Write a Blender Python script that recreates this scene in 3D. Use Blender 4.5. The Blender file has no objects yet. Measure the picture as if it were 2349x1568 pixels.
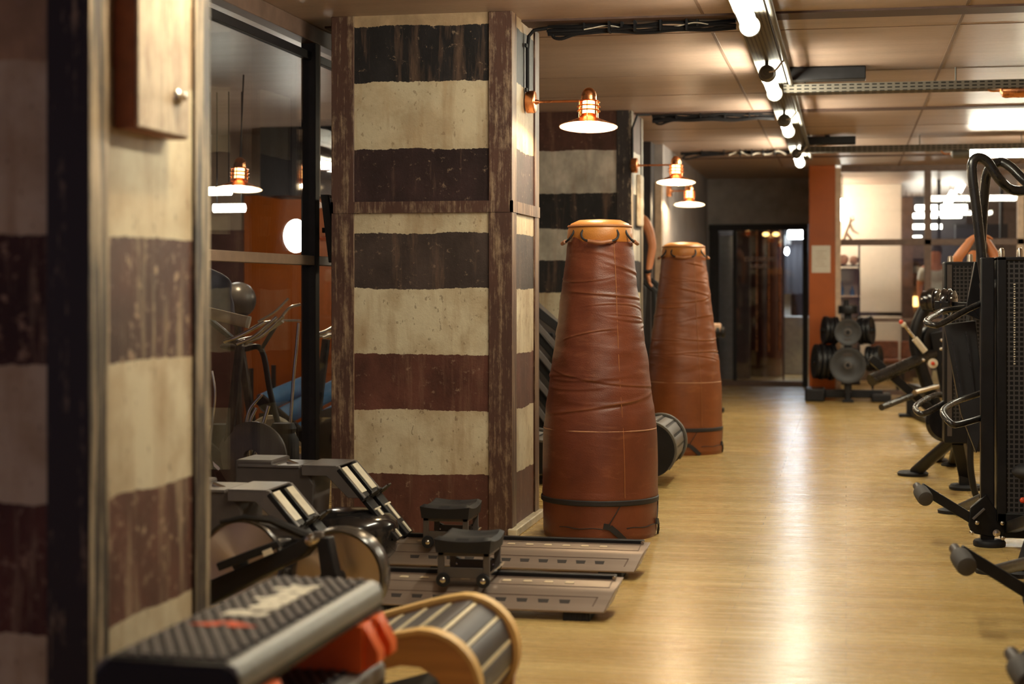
import bpy, math, random
from mathutils import Vector, Matrix, noise as mnoise
random.seed(7)
SC = bpy.context.scene
COL = SC.collection
PI = math.pi
# ------------------------------------------------------------------ camera frame
F = 3800.0; CX = 1174.5; HZ = 660.0; EYE = 1.4
YAW = math.radians(11.4); s_, c_ = math.sin(YAW), math.cos(YAW)
def at(px, py, d):                      # a measured point of the photo at camera depth d (metres)
    u = (px - CX) / F * d
    return Vector((c_*u - s_*d, s_*u + c_*d, EYE - (py - HZ)/F*d))
def atY(px, py, Y):
    k = (px - CX)/F
    return at(px, py, Y/(s_*k + c_))
def atX(px, py, X):
    k = (px - CX)/F
    return at(px, py, X/(c_*k - s_))
def fl(px, py, z=0.0):
    return at(px, py, (EYE - z)*F/(py - HZ))
cam = bpy.data.cameras.new('camera'); camo = bpy.data.objects.new('camera', cam); COL.objects.link(camo)
camo.location = (0, 0, EYE); camo.rotation_euler = (PI/2, 0, YAW)
cam.sensor_width = 36; cam.lens = 36*F/2349; cam.shift_y = -(784-HZ)/2349
cam.clip_end = 200; cam.clip_start = 0.05
cam.dof.use_dof = True; cam.dof.focus_distance = 9.35; cam.dof.aperture_fstop = 2.0
SC.camera = camo
# ------------------------------------------------------------------ materials
def srgb(r, g, b):
    f = lambda x: (x/255/12.92) if x <= 10 else ((x/255+0.055)/1.055)**2.4
    return (f(r), f(g), f(b))
class N:
    """small node graph helper"""
    def __init__(s, name):
        s.m = bpy.data.materials.new(name); s.m.use_nodes = True
        s.t = s.m.node_tree; s.t.nodes.clear()
        s.out = s.t.nodes.new('ShaderNodeOutputMaterial')
    def n(s, ty, **kw):
        x = s.t.nodes.new(ty)
        for k, v in kw.items(): setattr(x, k, v)
        return x
    def L(s, a, b): s.t.links.new(a, b)
    def setin(s, node, key, val):
        if val is None: return
        if hasattr(val, 'is_output'): s.L(val, node.inputs[key])
        elif isinstance(val, (tuple, list)) and len(val) == 3 and node.inputs[key].type == 'RGBA': node.inputs[key].default_value = (*val, 1)
        else: node.inputs[key].default_value = val
    def math(s, op, a, b=None, c=None):
        x = s.n('ShaderNodeMath', operation=op)
        s.setin(x, 0, a)
        if b is not None: s.setin(x, 1, b)
        if c is not None: s.setin(x, 2, c)
        return x.outputs[0]
    def pos(s): return s.n('ShaderNodeNewGeometry').outputs['Position']
    def obj(s): return s.n('ShaderNodeTexCoord').outputs['Object']
    def scale(s, v, sc):
        x = s.n('ShaderNodeMapping'); s.L(v, x.inputs[0]); x.inputs['Scale'].default_value = sc
        return x.outputs[0]
    def noise(s, v, scale, detail=4, rough=.55, dist=0):
        x = s.n('ShaderNodeTexNoise'); s.L(v, x.inputs['Vector'])
        x.inputs['Scale'].default_value = scale; x.inputs['Detail'].default_value = detail
        x.inputs['Roughness'].default_value = rough; x.inputs['Distortion'].default_value = dist
        return x.outputs['Fac']
    def ramp(s, fac, stops, interp='LINEAR'):
        x = s.n('ShaderNodeValToRGB'); r = x.color_ramp; r.interpolation = interp
        while len(r.elements) > 1: r.elements.remove(r.elements[-1])
        for i, (p, c) in enumerate(stops):
            e = r.elements[0] if i == 0 else r.elements.new(p)
            e.position = p
            e.color = (*c, 1) if isinstance(c, (tuple, list)) else (c, c, c, 1)
        s.L(fac, x.inputs[0]); return x.outputs[0]
    def mix(s, fac, a, b, mode='MIX'):
        x = s.n('ShaderNodeMix', data_type='RGBA', blend_type=mode)
        s.setin(x, 0, fac); s.setin(x, 6, a); s.setin(x, 7, b)
        return x.outputs[2]
    def bump(s, h, strength=.3, dist=.01):
        x = s.n('ShaderNodeBump'); x.inputs['Strength'].default_value = strength; x.inputs['Distance'].default_value = dist
        s.L(h, x.inputs['Height']); return x.outputs[0]
    def bsdf(s, color, rough=.5, metal=0, normal=None, coat=0, spec=.5, **kw):
        b = s.n('ShaderNodeBsdfPrincipled')
        s.setin(b, 'Base Color', color); s.setin(b, 'Roughness', rough); s.setin(b, 'Metallic', metal)
        b.inputs['Specular IOR Level'].default_value = spec
        if coat: b.inputs['Coat Weight'].default_value = coat; b.inputs['Coat Roughness'].default_value = .12
        if normal is not None: s.L(normal, b.inputs['Normal'])
        for k, v in kw.items(): s.setin(b, k, v)
        s.L(b.outputs[0], s.out.inputs[0]); return s.m
def simple(name, col, rough=.5, metal=0, var=.15, scale=14, bump=0, bscale=120, coat=0, spec=.5, stretch=(1, 1, 1)):
    g = N(name); v = g.scale(g.obj(), stretch)
    n = g.noise(v, scale)
    dark = tuple(x*(1-var) for x in col); lite = tuple(min(1, x*(1+var)) for x in col)
    c = g.ramp(n, [(.3, dark), (.7, lite)])
    nm = None
    if bump: nm = g.bump(g.noise(v, bscale, 2), bump, .004)
    r = g.math('MULTIPLY_ADD', n, .15, rough-.075)
    return g.bsdf(c, r, metal, nm, coat, spec)
def emit(name, col, strength):
    g = N(name); e = g.n('ShaderNodeEmission'); e.inputs[0].default_value = (*col, 1); e.inputs[1].default_value = strength
    g.L(e.outputs[0], g.out.inputs[0]); return g.m
CREAM = (.60, .53, .38); CREAM_DIM = (.36, .25, .15); BROWN = (.058, .022, .015); DARK = (.014, .012, .013); REDB = (.098, .036, .025)  # second cream: browner, with the weaker light higher up painted in
def pillar_paint(name, stripes, off, wear=.5, rubc=(.27, .155, .10)):
    """stripes: list of (z_low, colour) from the floor up; painted bands with worn, chipped edges"""
    g = N(name); p = g.pos()
    sep = g.n('ShaderNodeSeparateXYZ'); g.L(p, sep.inputs[0])
    shift = g.n('ShaderNodeVectorMath', operation='ADD'); g.L(p, shift.inputs[0]); shift.inputs[1].default_value = (off, off*1.7, 0)
    q = shift.outputs[0]
    n1 = g.noise(q, 3.0, 2); n2 = g.noise(q, 24, 6, .78)
    z = g.math('ADD', sep.outputs[2], g.math('MULTIPLY_ADD', n1, .036, -.018))
    z = g.math('ADD', z, g.math('MULTIPLY_ADD', n2, .032, -.016))
    zf = g.math('DIVIDE', z, 3.0)
    def shade(c):
        return c
    base = g.ramp(zf, [(max(0, zl/3.0), c) for zl, c in stripes], 'CONSTANT')
    lum = g.ramp(zf, [(max(0, zl/3.0), 1.0 if c == CREAM else (.72 if c == CREAM_DIM else 0.0)) for zl, c in stripes], 'CONSTANT')
    # stains on cream: rusty runs stretched down the face, and dark specks
    st = g.noise(g.scale(q, (9, 9, 1.1)), 1.0, 5, .65)
    stain = g.ramp(st, [(.50, 0.0), (.72, 1.0)])
    blot = g.ramp(g.noise(q, 4.5, 5, .6), [(.44, 0.0), (.62, 1.0)])
    spk = g.ramp(g.noise(g.scale(q, (1, 1, .6)), 42, 2, .5), [(.66, 0.0), (.70, 1.0)])
    cream = g.mix(g.math('MULTIPLY', stain, .7), CREAM, (.30, .17, .075))
    cream = g.mix(g.math('MULTIPLY', blot, .62), cream, (.37, .27, .16))
    cream = g.mix(g.math('MULTIPLY', spk, .55), cream, (.16, .10, .06))
    # chips and rubbed streaks on the dark bands
    chip = g.ramp(g.noise(q, 24, 6, .70), [(.66-.10*wear, 0.0), (.74-.08*wear, 1.0)])
    rub = g.ramp(g.noise(g.scale(q, (13, 13, 1.3)), 1.0, 5, .7), [(.60-.10*wear, 0.0), (.82-.14*wear, 1.0)])
    tone = g.noise(g.scale(q, (1, 1, .7)), 5, 4, .6)
    base = g.mix(1.0, base, g.ramp(tone, [(.3, .62), (.5, 1.0), (.72, 1.55)]), 'MULTIPLY')
    dk = g.mix(g.math('MULTIPLY', rub, .38*wear*2), base, rubc)
    dk = g.mix(g.math('MULTIPLY', chip, .5*wear*2), dk, (.36, .25, .17))
    col = g.mix(lum, dk, cream)
    nm = g.bump(g.math('ADD', n2, g.math('MULTIPLY', lum, .6)), .5, .006)
    return g.bsdf(col, .52, 0, nm, 0, .3)
def steel_paint(name, base, worn, off, amount=.5, side=0.0):
    g = N(name); p = g.pos()
    shift = g.n('ShaderNodeVectorMath', operation='ADD'); g.L(p, shift.inputs[0]); shift.inputs[1].default_value = (off, off*.6, 0)
    q = shift.outputs[0]
    a = g.noise(g.scale(q, (30, 30, 1.6)), 1.0, 6, .72)
    b = g.noise(g.scale(q, (1, 1, .5)), 22, 5, .7)
    m = g.ramp(g.math('MULTIPLY_ADD', b, .45, g.math('MULTIPLY', a, .6)), [(.62-.22*amount, 0.0), (.80-.22*amount, 1.0)])
    nn = g.n('ShaderNodeSeparateXYZ'); g.L(g.n('ShaderNodeNewGeometry').outputs['True Normal'], nn.inputs[0])
    sidem = g.math('MULTIPLY', g.math('GREATER_THAN', nn.outputs[0], .5), side)
    m = g.math('MAXIMUM', m, g.math('MULTIPLY', sidem, g.ramp(a, [(.44, 0.0), (.60, 1.0)])))
    tone = g.mix(g.noise(q, 2.2, 3), tuple(x*.6 for x in base), tuple(min(1, x*1.5) for x in base))
    col = g.mix(m, tone, worn)
    return g.bsdf(col, .5, 0, g.bump(g.math('ADD', a, m), .4, .004), 0, .45)
M = {}
def mats():
    # oak strip floor laid across the aisle
    g = N('oak_floor'); p = g.pos()
    br = g.n('ShaderNodeTexBrick'); g.L(p, br.inputs['Vector'])
    br.inputs['Color1'].default_value = (.45, .295, .095, 1); br.inputs['Color2'].default_value = (.60, .425, .165, 1)
    br.inputs['Mortar'].default_value = (.20, .12, .05, 1); br.inputs['Scale'].default_value = 1
    br.inputs['Brick Width'].default_value = 1.3; br.inputs['Row Height'].default_value = .13
    br.inputs['Mortar Size'].default_value = .0018; br.offset = .37
    gr = g.noise(g.scale(p, (1.6, 20, 1)), 1.0, 6, .62, .6)
    gr2 = g.noise(g.scale(p, (.8, 3.0, 1)), 1.0, 3)
    kn = g.ramp(g.noise(g.scale(p, (3, 8, 1)), 1.0, 4, .6), [(.68, 0.0), (.78, 1.0)])
    col = g.mix(g.math('MULTIPLY', g.ramp(gr, [(.35, 0.0), (.75, 1.0)]), .40), br.outputs[0], (.33, .20, .06))
    big = g.ramp(g.noise(g.scale(p, (.7, 4.5, 1)), 1.0, 4, .6, .4), [(.42, 0.0), (.68, 1.0)])
    col = g.mix(g.math('MULTIPLY', big, .5), col, (.37, .20, .05))
    col = g.mix(g.math('MULTIPLY', gr2, .35), col, (.58, .42, .17))
    col = g.mix(g.math('MULTIPLY', kn, .35), col, (.16, .085, .035))
    r = g.math('MULTIPLY_ADD', gr, .20, .17)
    M['floor'] = g.bsdf(col, r, 0, g.bump(g.math('ADD', gr, br.outputs['Fac']), .07, .003), 0, .5)
    # board-marked painted concrete ceiling, slightly glossy
    g = N('ceiling_paint'); p = g.pos()
    n = g.noise(g.scale(p, (1.2, 5, 1)), 1.0, 5, .6); n2 = g.noise(p, 30, 3)
    col = g.ramp(n, [(.3, (.30, .208, .162)), (.7, (.40, .288, .228))])
    M['ceiling'] = g.bsdf(col, g.math('MULTIPLY_ADD', n2, .12, .33), 0, g.bump(g.math('ADD', n, g.math('MULTIPLY', n2, .3)), .18, .01), 0, .5)
    M['joint'] = simple('ceiling_joint_brown', (.085, .05, .04), .6, spec=.2); M['thinjoint'] = simple('thin_joint_brown', (.17, .11, .08), .6, spec=.2)
    M['greywall'] = simple('grey_wall', (.27, .24, .235), .6, var=.2, scale=5, bump=.15)
    M['darkwall'] = simple('dark_wall', (.035, .029, .031), .6, var=.2, scale=4, spec=.3)
    M['orange'] = simple('orange_panel', (.34, .074, .004), .42, var=.12, scale=2.5, spec=.35)
    M['beigewall'] = simple('beige_wall', (.40, .29, .20), .6, scale=4)
    M['whiteboard'] = simple('white_board', (.72, .64, .53), .4, var=.04)
    M['brownframe'] = simple('brown_steel_frame', (.13, .08, .06), .5, var=.2, spec=.3)
    M['darkframe'] = simple('black_steel_frame', (.015, .013, .015), .55, var=.2, spec=.25)
    M['railbronze'] = simple('bronze_rail', (.22, .145, .10), .5, 0)
    M['paleframe'] = simple('pale_wood_frame', (.50, .36, .25), .5)
    g = N('window_glass'); tr = g.n('ShaderNodeBsdfTransparent'); gl = g.n('ShaderNodeBsdfGlossy'); gl.inputs['Roughness'].default_value = .02
    tr.inputs[0].default_value = (.93, .94, .95, 1)
    gn = g.n('ShaderNodeNewGeometry'); dt = g.n('ShaderNodeVectorMath', operation='DOT_PRODUCT'); g.L(gn.outputs['Incoming'], dt.inputs[0]); g.L(gn.outputs['Normal'], dt.inputs[1])
    fz = g.math('POWER', g.math('SUBTRACT', 1.0, g.math('ABSOLUTE', dt.outputs['Value'])), 5.0)
    mx = g.n('ShaderNodeMixShader'); g.L(g.math('MULTIPLY_ADD', fz, .9, .04), mx.inputs[0]); g.L(tr.outputs[0], mx.inputs[1]); g.L(gl.outputs[0], mx.inputs[2])
    g.L(mx.outputs[0], g.out.inputs[0]); M['glass'] = g.m
    # leathers
    def leather(name, c1, c2, c3, off):
        g = N(name); p = g.obj()
        sh = g.n('ShaderNodeVectorMath', operation='ADD'); g.L(p, sh.inputs[0]); sh.inputs[1].default_value = (off, off, off)
        q = sh.outputs[0]
        a = g.noise(q, 3.0, 5, .6); b = g.noise(g.scale(q, (1, 1, 4.0)), 5, 6, .65, .7)
        col = g.ramp(a, [(.3, c1), (.7, c2)])
        rub = g.ramp(b, [(.57, 0.0), (.80, 1.0)])
        col = g.mix(g.math('MULTIPLY', rub, .38), col, c3)
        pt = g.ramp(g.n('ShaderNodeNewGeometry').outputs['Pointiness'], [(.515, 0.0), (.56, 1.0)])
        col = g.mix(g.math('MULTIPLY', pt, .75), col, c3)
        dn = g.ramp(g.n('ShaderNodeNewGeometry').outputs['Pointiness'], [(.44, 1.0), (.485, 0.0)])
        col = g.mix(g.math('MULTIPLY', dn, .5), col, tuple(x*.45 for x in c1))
        vor = g.n('ShaderNodeTexVoronoi'); g.L(q, vor.inputs['Vector']); vor.inputs['Scale'].default_value = 160
        h = g.math('ADD', g.math('MULTIPLY', vor.outputs['Distance'], .25), g.math('MULTIPLY', b, 1.0))
        return g.bsdf(col, g.math('MULTIPLY_ADD', a, .2, .33), 0, g.bump(h, .28, .008), 0, .5)
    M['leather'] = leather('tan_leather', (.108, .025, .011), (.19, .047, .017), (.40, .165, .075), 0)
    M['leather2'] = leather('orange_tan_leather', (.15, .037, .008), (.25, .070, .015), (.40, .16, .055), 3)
    M['leatherlit'] = leather('lamplit_lid_leather', (.40, .125, .016), (.52, .18, .022), (.60, .28, .07), 5)  # brighter orange than the cover: the copper lamp's light put into the lid colour
    M['strap'] = simple('black_webbing', (.014, .011, .012), .6, bump=.3, bscale=400)
    M['stitch'] = simple('pale_stitching', (.42, .20, .10), .6)
    M['copper'] = simple('copper', (.72, .30, .13), .28, 1, var=.15, scale=9)
    M['shadewhite'] = simple('white_enamel', (.85, .82, .76), .4, var=.03)
    M['bulb'] = emit('warm_bulb', (1, .76, .45), 420)
    M['lampglass'] = emit('lit_glass_cylinder', (1, .55, .18), 5)
    M['tube'] = emit('fluorescent_tube', (1.0, .945, .73), 58)
    M['tubefar'] = emit('fluorescent_tube_far', (1.0, .95, .78), 15); M['tubefill'] = emit('added_fill_tube', (1.0, .90, .70), 75)
    M['galv'] = None
    for key, sw in (('tray', False), ('traylong', True)):
        g = N('perforated_galvanised_'+key); sp = g.n('ShaderNodeSeparateXYZ'); g.L(g.obj(), sp.inputs[0])
        cb = g.n('ShaderNodeCombineXYZ'); u, v = (sp.outputs[1], sp.outputs[0]) if sw else (sp.outputs[0], sp.outputs[1])
        g.L(u, cb.inputs[0]); g.L(g.math('ADD', v, sp.outputs[2]), cb.inputs[1])
        fu = g.math('FRACT', g.math('MULTIPLY', u, 19.0)); fv = g.math('FRACT', g.math('MULTIPLY_ADD', g.math('ADD', v, g.math('MULTIPLY', sp.outputs[2], 1.0)), 42.0, .3))
        hole = g.math('MULTIPLY', g.math('GREATER_THAN', fu, .38), g.math('MULTIPLY', g.math('GREATER_THAN', fv, .35), g.math('LESS_THAN', fv, .75)))
        M[key] = g.bsdf(g.mix(hole, (.12, .105, .085), (.012, .010, .009)), .65, .0, None, 0, .2)
    M['galv'] = simple('galvanised_steel', (.10, .092, .078), .5, .2)
    M['black'] = simple('black_powder_coat', (.009, .0085, .010), .42, 0, var=.2, spec=.28)
    M['blacksatin'] = simple('black_satin_tube', (.014, .013, .013), .28, 0, var=.15, spec=.55)
    M['rubber'] = simple('black_rubber', (.011, .0105, .013), .6, bump=.2, bscale=200, spec=.3)
    M['foam'] = simple('grey_foam_grip', (.05, .045, .043), .7, bump=.4, bscale=300)
    M['chrome'] = simple('chrome', (.86, .82, .76), .24, 1, var=.04)
    M['rimgloss'] = simple('glossy_dark_rim', (.045, .036, .031), .24, .2, var=.1)
    M['bolt'] = simple('bolt_steel', (.55, .50, .44), .25, 1, var=.05)
    M['alu'] = simple('brushed_aluminium', (.27, .205, .165), .40, .5, var=.10, scale=3, stretch=(.3, 14, 14))
    M['aludark'] = simple('dark_slot', (.035, .025, .022), .7)
    M['slotreflect'] = simple('slot_floor_reflection', (.55, .43, .28), .5)  # pale top slots: the floor's reflection painted as a colour
    M['greyplastic'] = simple('grey_plastic', (.070, .058, .054), .45, 0, var=.08)
    M['greysilver'] = simple('silver_grey_cover', (.115, .102, .10), .36, .2, var=.08)
    M['creamplate'] = simple('cream_foot_plate', (.66, .59, .46), .4)
    M['glossblack'] = simple('glossy_dark_cover', (.014, .012, .012), .16, 0, coat=.3)
    g = N('spun_metal_disc'); p = g.obj()
    sp = g.n('ShaderNodeSeparateXYZ'); g.L(p, sp.inputs[0])
    r = g.n('ShaderNodeVectorMath', operation='LENGTH'); g.L(p, r.inputs[0])
    ring = g.noise(g.scale(p, (1, 1, 1)), 3, 2)
    b = g.bsdf((.62, .51, .41), .33, .95); pb = [x for x in g.t.nodes if x.type == 'BSDF_PRINCIPLED'][0]
    pb.inputs['Anisotropic'].default_value = .85
    tg = g.n('ShaderNodeTangent', direction_type='RADIAL', axis='Y'); g.L(tg.outputs[0], pb.inputs['Tangent'])
    M['disc'] = g.m
    M['stepgrey'] = simple('grey_step_rubber', (.105, .095, .095), .55, bump=.2, bscale=200)
    M['steptop'] = simple('ribbed_step_top', (.135, .120, .118), .6, bump=.2, bscale=200, spec=.3)
    M['stepside'] = simple('dark_step_body', (.010, .010, .014), .5, spec=.3)
    M['stepedge'] = simple('silver_step_edge', (.20, .195, .18), .38, .0)
    M['logowhite'] = simple('white_print', (.78, .74, .62), .5, var=.03)
    M['logored'] = simple('red_print', (.70, .10, .03), .5, var=.03)
    M['riser'] = simple('orange_plastic', (.80, .125, .014), .38, var=.06)
    M['wood'] = simple('laminated_wood', (.50, .245, .075), .36, var=.2, scale=4, stretch=(.5, 1, 9), coat=.3)
    M['palewood'] = simple('pale_wood_edge', (.66, .41, .14), .5, var=.1, scale=4)
    M['slat'] = simple('dark_belt_slat', (.050, .041, .042), .5, var=.15)
    M['slatgap'] = simple('pale_slat_gap', (.60, .50, .32), .45)
    M['drumgrey'] = simple('grey_belt_slat', (.13, .115, .105), .45)
    M['blue'] = simple('blue_foam', (.05, .16, .36), .5)
    M['bluegrey'] = simple('blue_grey_cloth', (.14, .15, .20), .7)
    M['greyball'] = simple('dark_grey_vinyl', (.07, .065, .065), .3)
    M['skin'] = simple('skin', (.46, .165, .062), .5, var=.1, bump=.1, bscale=150)
    M['hair'] = simple('dark_hair', (.030, .020, .016), .6, bump=.5, bscale=90)
    M['clothdark'] = simple('dark_sportswear', (.016, .015, .019), .8, bump=.2)
    M['clothwhite'] = simple('pale_shirt', (.55, .58, .50), .8, bump=.2)
    M['paper'] = simple('paper', (.62, .58, .50), .7, var=.05)
    M['redknob'] = simple('red_knob', (.62, .06, .02), .3)
    M['plate'] = simple('grey_weight_plate', (.026, .027, .031), .5, 0, var=.15)
    M['plateblack'] = simple('black_weight_plate', (.008, .008, .010), .38, spec=.35)
    M['stool'] = simple('dark_oak', (.15, .062, .028), .5, scale=4, stretch=(1, 1, .3))
    M['towel'] = simple('beige_towel', (.55, .36, .25), .85, bump=.5)
    M['darkred'] = simple('dark_red_wall', (.085, .030, .024), .4, var=.25, scale=3)
    M['bluewall'] = simple('blue_grey_wall', (.20, .21, .26), .6)
    M['cooldoor'] = simple('pale_grey_counter', (.42, .43, .42), .5)
    M['lettering'] = simple('frosted_lettering', (.42, .30, .26), .6)
    M['boxpaint'] = steel_paint('electric_box_paint', (.30, .22, .15), (.58, .50, .38), 9, .72)
    M['boxside'] = simple('rusty_box_side', (.27, .085, .030), .5, var=.25)
    M['cable'] = simple('black_cable', (.010, .009, .010), .6, spec=.15)
    M['whitecable'] = simple('white_cable', (.55, .48, .40), .5)
    M['sill'] = simple('cream_stone_sill', (.52, .45, .32), .5, var=.3, scale=9, bump=.3)
    g = N('perforated_black_panel'); p = g.obj(); sp = g.n('ShaderNodeSeparateXYZ'); g.L(p, sp.inputs[0])
    fx = g.math('FRACT', g.math('MULTIPLY', sp.outputs[0], 38.0)); fz = g.math('FRACT', g.math('MULTIPLY', sp.outputs[2], 38.0))
    hole = g.math('MULTIPLY', g.math('GREATER_THAN', fx, .34), g.math('GREATER_THAN', fz, .34))
    M['perf'] = g.bsdf(g.mix(hole, (.050, .046, .048), (.003, .003, .004)), .5, 0, None, 0, .25)
    M['amber'] = emit('amber_shelf_lamp', (1, .55, .16), 3.0)
    M['globe'] = emit('white_globe_lamp', (1, .95, .80), 20)
    M['cool'] = emit('cool_panel_lamp', (.80, .92, 1), 45)
mats()
# ------------------------------------------------------------------ geometry helpers
def frame(ax):
    ax = ax.normalized(); t = Vector((0, 0, 1)) if abs(ax.z) < .95 else Vector((1, 0, 0))
    a = ax.cross(t).normalized(); return a, ax.cross(a).normalized(), ax
class MB:
    def __init__(s): s.v = []; s.f = []
    def add(s, v, f):
        o = len(s.v); s.v += [Vector(x) for x in v]; s.f += [tuple(i+o for i in q) for q in f]; return s
    def box(s, lo, hi):
        x0, y0, z0 = lo; x1, y1, z1 = hi
        return s.add([(x0, y0, z0), (x1, y0, z0), (x1, y1, z0), (x0, y1, z0), (x0, y0, z1), (x1, y0, z1), (x1, y1, z1), (x0, y1, z1)],
                     [(3, 2, 1, 0), (4, 5, 6, 7), (0, 1, 5, 4), (1, 2, 6, 5), (2, 3, 7, 6), (3, 0, 4, 7)])
    def cbox(s, c, sz): return s.box([c[i]-sz[i]/2 for i in range(3)], [c[i]+sz[i]/2 for i in range(3)])
    def bar(s, p0, p1, w, h, up=None):
        p0 = Vector(p0); p1 = Vector(p1); ax = (p1-p0).normalized()
        up = Vector(up) if up else (Vector((0, 0, 1)) if abs(ax.z) < .9 else Vector((0, 1, 0)))
        a = ax.cross(up).normalized()*w/2; b = a.cross(ax).normalized()*h/2
        v = [p+x for p in (p0, p1) for x in (-a-b, a-b, a+b, -a+b)]
        return s.add(v, [(3, 2, 1, 0), (4, 5, 6, 7), (0, 1, 5, 4), (1, 2, 6, 5), (2, 3, 7, 6), (3, 0, 4, 7)])
    def cyl(s, p0, p1, r0, r1=None, n=20):
        p0 = Vector(p0); p1 = Vector(p1); r1 = r0 if r1 is None else r1
        a, b, _ = frame(p1-p0); v = []
        for p, r in ((p0, r0), (p1, r1)):
            v += [p+(a*math.cos(2*PI*i/n)+b*math.sin(2*PI*i/n))*r for i in range(n)]
        f = [(i, (i+1) % n, n+(i+1) % n, n+i) for i in range(n)] + [tuple(range(n-1, -1, -1)), tuple(range(n, 2*n))]
        return s.add(v, f)
    def tube(s, pts, r, n=10, closed=False):
        pts = [Vector(p) for p in pts]; m = len(pts); rs = r if isinstance(r, list) else [r]*m
        tang = []
        for i in range(m):
            if closed: t = pts[(i+1) % m]-pts[i-1]
            else: t = pts[min(i+1, m-1)]-pts[max(i-1, 0)]
            tang.append(t.normalized())
        a, b, _ = frame(tang[0]); v = []
        for i in range(m):
            a = (a - tang[i]*a.dot(tang[i])).normalized(); b = tang[i].cross(a)
            v += [pts[i]+(a*math.cos(2*PI*k/n)+b*math.sin(2*PI*k/n))*rs[i] for k in range(n)]
        f = []
        for i in range(m if closed else m-1):
            j = (i+1) % m
            f += [(i*n+k, i*n+(k+1) % n, j*n+(k+1) % n, j*n+k) for k in range(n)]
        if not closed: f += [tuple(range(n-1, -1, -1)), tuple((m-1)*n+k for k in range(n))]
        return s.add(v, f)
    def lathe(s, prof, o, ax=(0, 0, 1), n=32, closed=False):
        """profile (radius, height along ax)"""
        o = Vector(o); a, b, ax = frame(Vector(ax)); v = []; m = len(prof)
        for r, h in prof:
            v += [o+ax*h+(a*math.cos(2*PI*k/n)+b*math.sin(2*PI*k/n))*max(r, 1e-4) for k in range(n)]
        f = []
        for i in range(m if closed else m-1):
            j = (i+1) % m
            f += [(i*n+k, i*n+(k+1) % n, j*n+(k+1) % n, j*n+k) for k in range(n)]
        return s.add(v, f)
    def prism(s, poly, vec):
        poly = [Vector(p) for p in poly]; vec = Vector(vec); n = len(poly)
        f = [tuple(range(n-1, -1, -1)), tuple(range(n, 2*n))] + [(i, (i+1) % n, n+(i+1) % n, n+i) for i in range(n)]
        return s.add(poly+[p+vec for p in poly], f)
    def ball(s, c, r, n=20, m=12):
        r = (r, r, r) if not isinstance(r, (tuple, list)) else r
        v = []; f = []
        for j in range(m+1):
            t = PI*j/m
            for i in range(n):
                v.append((c[0]+r[0]*math.sin(t)*math.cos(2*PI*i/n), c[1]+r[1]*math.sin(t)*math.sin(2*PI*i/n), c[2]-r[2]*math.cos(t)))
        for j in range(m):
            f += [(j*n+i, j*n+(i+1) % n, (j+1)*n+(i+1) % n, (j+1)*n+i) for i in range(n)]
        return s.add(v, f)
    def build(s, name, mat, parent=None, bevel=0, smooth=40, seg=2, label=None):
        me = bpy.data.meshes.new(name)
        inv = WM[parent.name].inverted() if parent is not None else Matrix()
        me.from_pydata([inv @ v for v in s.v], [], s.f); me.update()
        bmh = __import__('bmesh').new(); bmh.from_mesh(me)
        __import__('bmesh').ops.recalc_face_normals(bmh, faces=bmh.faces); bmh.to_mesh(me); bmh.free()
        for p in me.polygons: p.use_smooth = True
        me.set_sharp_from_angle(angle=math.radians(smooth))
        me.materials.append(M[mat] if isinstance(mat, str) else mat)
        o = bpy.data.objects.new(name, me); COL.objects.link(o)
        if parent is not None: o.parent = parent
        WM[o.name] = WM[parent.name].copy() if parent is not None else Matrix()
        if bevel:
            b = o.modifiers.new('bevel', 'BEVEL'); b.width = bevel; b.segments = seg; b.limit_method = 'ANGLE'; b.angle_limit = math.radians(50)
            b.harden_normals = False
        if label: o['label'] = label
        return o
WM = {}
def thing(name, loc, label, cat, group=None, rz=0):
    o = bpy.data.objects.new(name, None); COL.objects.link(o); o.empty_display_size = .1
    o.location = loc; o.rotation_euler = (0, 0, rz)
    WM[o.name] = Matrix.Translation(Vector(loc)) @ Matrix.Rotation(rz, 4, 'Z')
    o['label'] = label; o['category'] = cat
    if group: o['group'] = group
    return o
def tag(o, label, cat, group=None):
    o['label'] = label; o['category'] = cat
    if group: o['group'] = group
    return o
def struct(o): o['kind'] = 'structure'; return o
def recentre(o, loc):
    """give a single-mesh thing its origin at loc"""
    loc = Vector(loc); o.data.transform(Matrix.Translation(-loc)); o.location = loc; WM[o.name] = Matrix.Translation(loc); return o
def copy_tree(o, parent=None):
    c = o.copy(); COL.objects.link(c)
    if parent is not None: c.parent = parent
    WM[c.name] = WM[o.name].copy()
    for ch in list(o.children): copy_tree(ch, c)
    return c
def dup(root, loc, label, rz=None, group=None, skip=()):
    kids = list(root.children)
    c = root.copy(); COL.objects.link(c); c.location = loc
    if rz is not None: c.rotation_euler = (0, 0, rz)
    for ch in kids:
        if ch.name.split('.')[0] not in skip: copy_tree(ch, c)
    c['label'] = label
    if group: c['group'] = group
    return c
def spline(pts, k=6):
    pts = [Vector(p) for p in pts]; out = []
    P = [pts[0]*2-pts[1]]+pts+[pts[-1]*2-pts[-2]]
    for i in range(1, len(P)-2):
        p0, p1, p2, p3 = P[i-1:i+3]
        for j in range(k):
            t = j/k
            out.append(.5*((2*p1)+(p2-p0)*t+(2*p0-5*p1+4*p2-p3)*t*t+(3*p1-p0-3*p2+p3)*t**3))
    out.append(pts[-1]); return out
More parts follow.
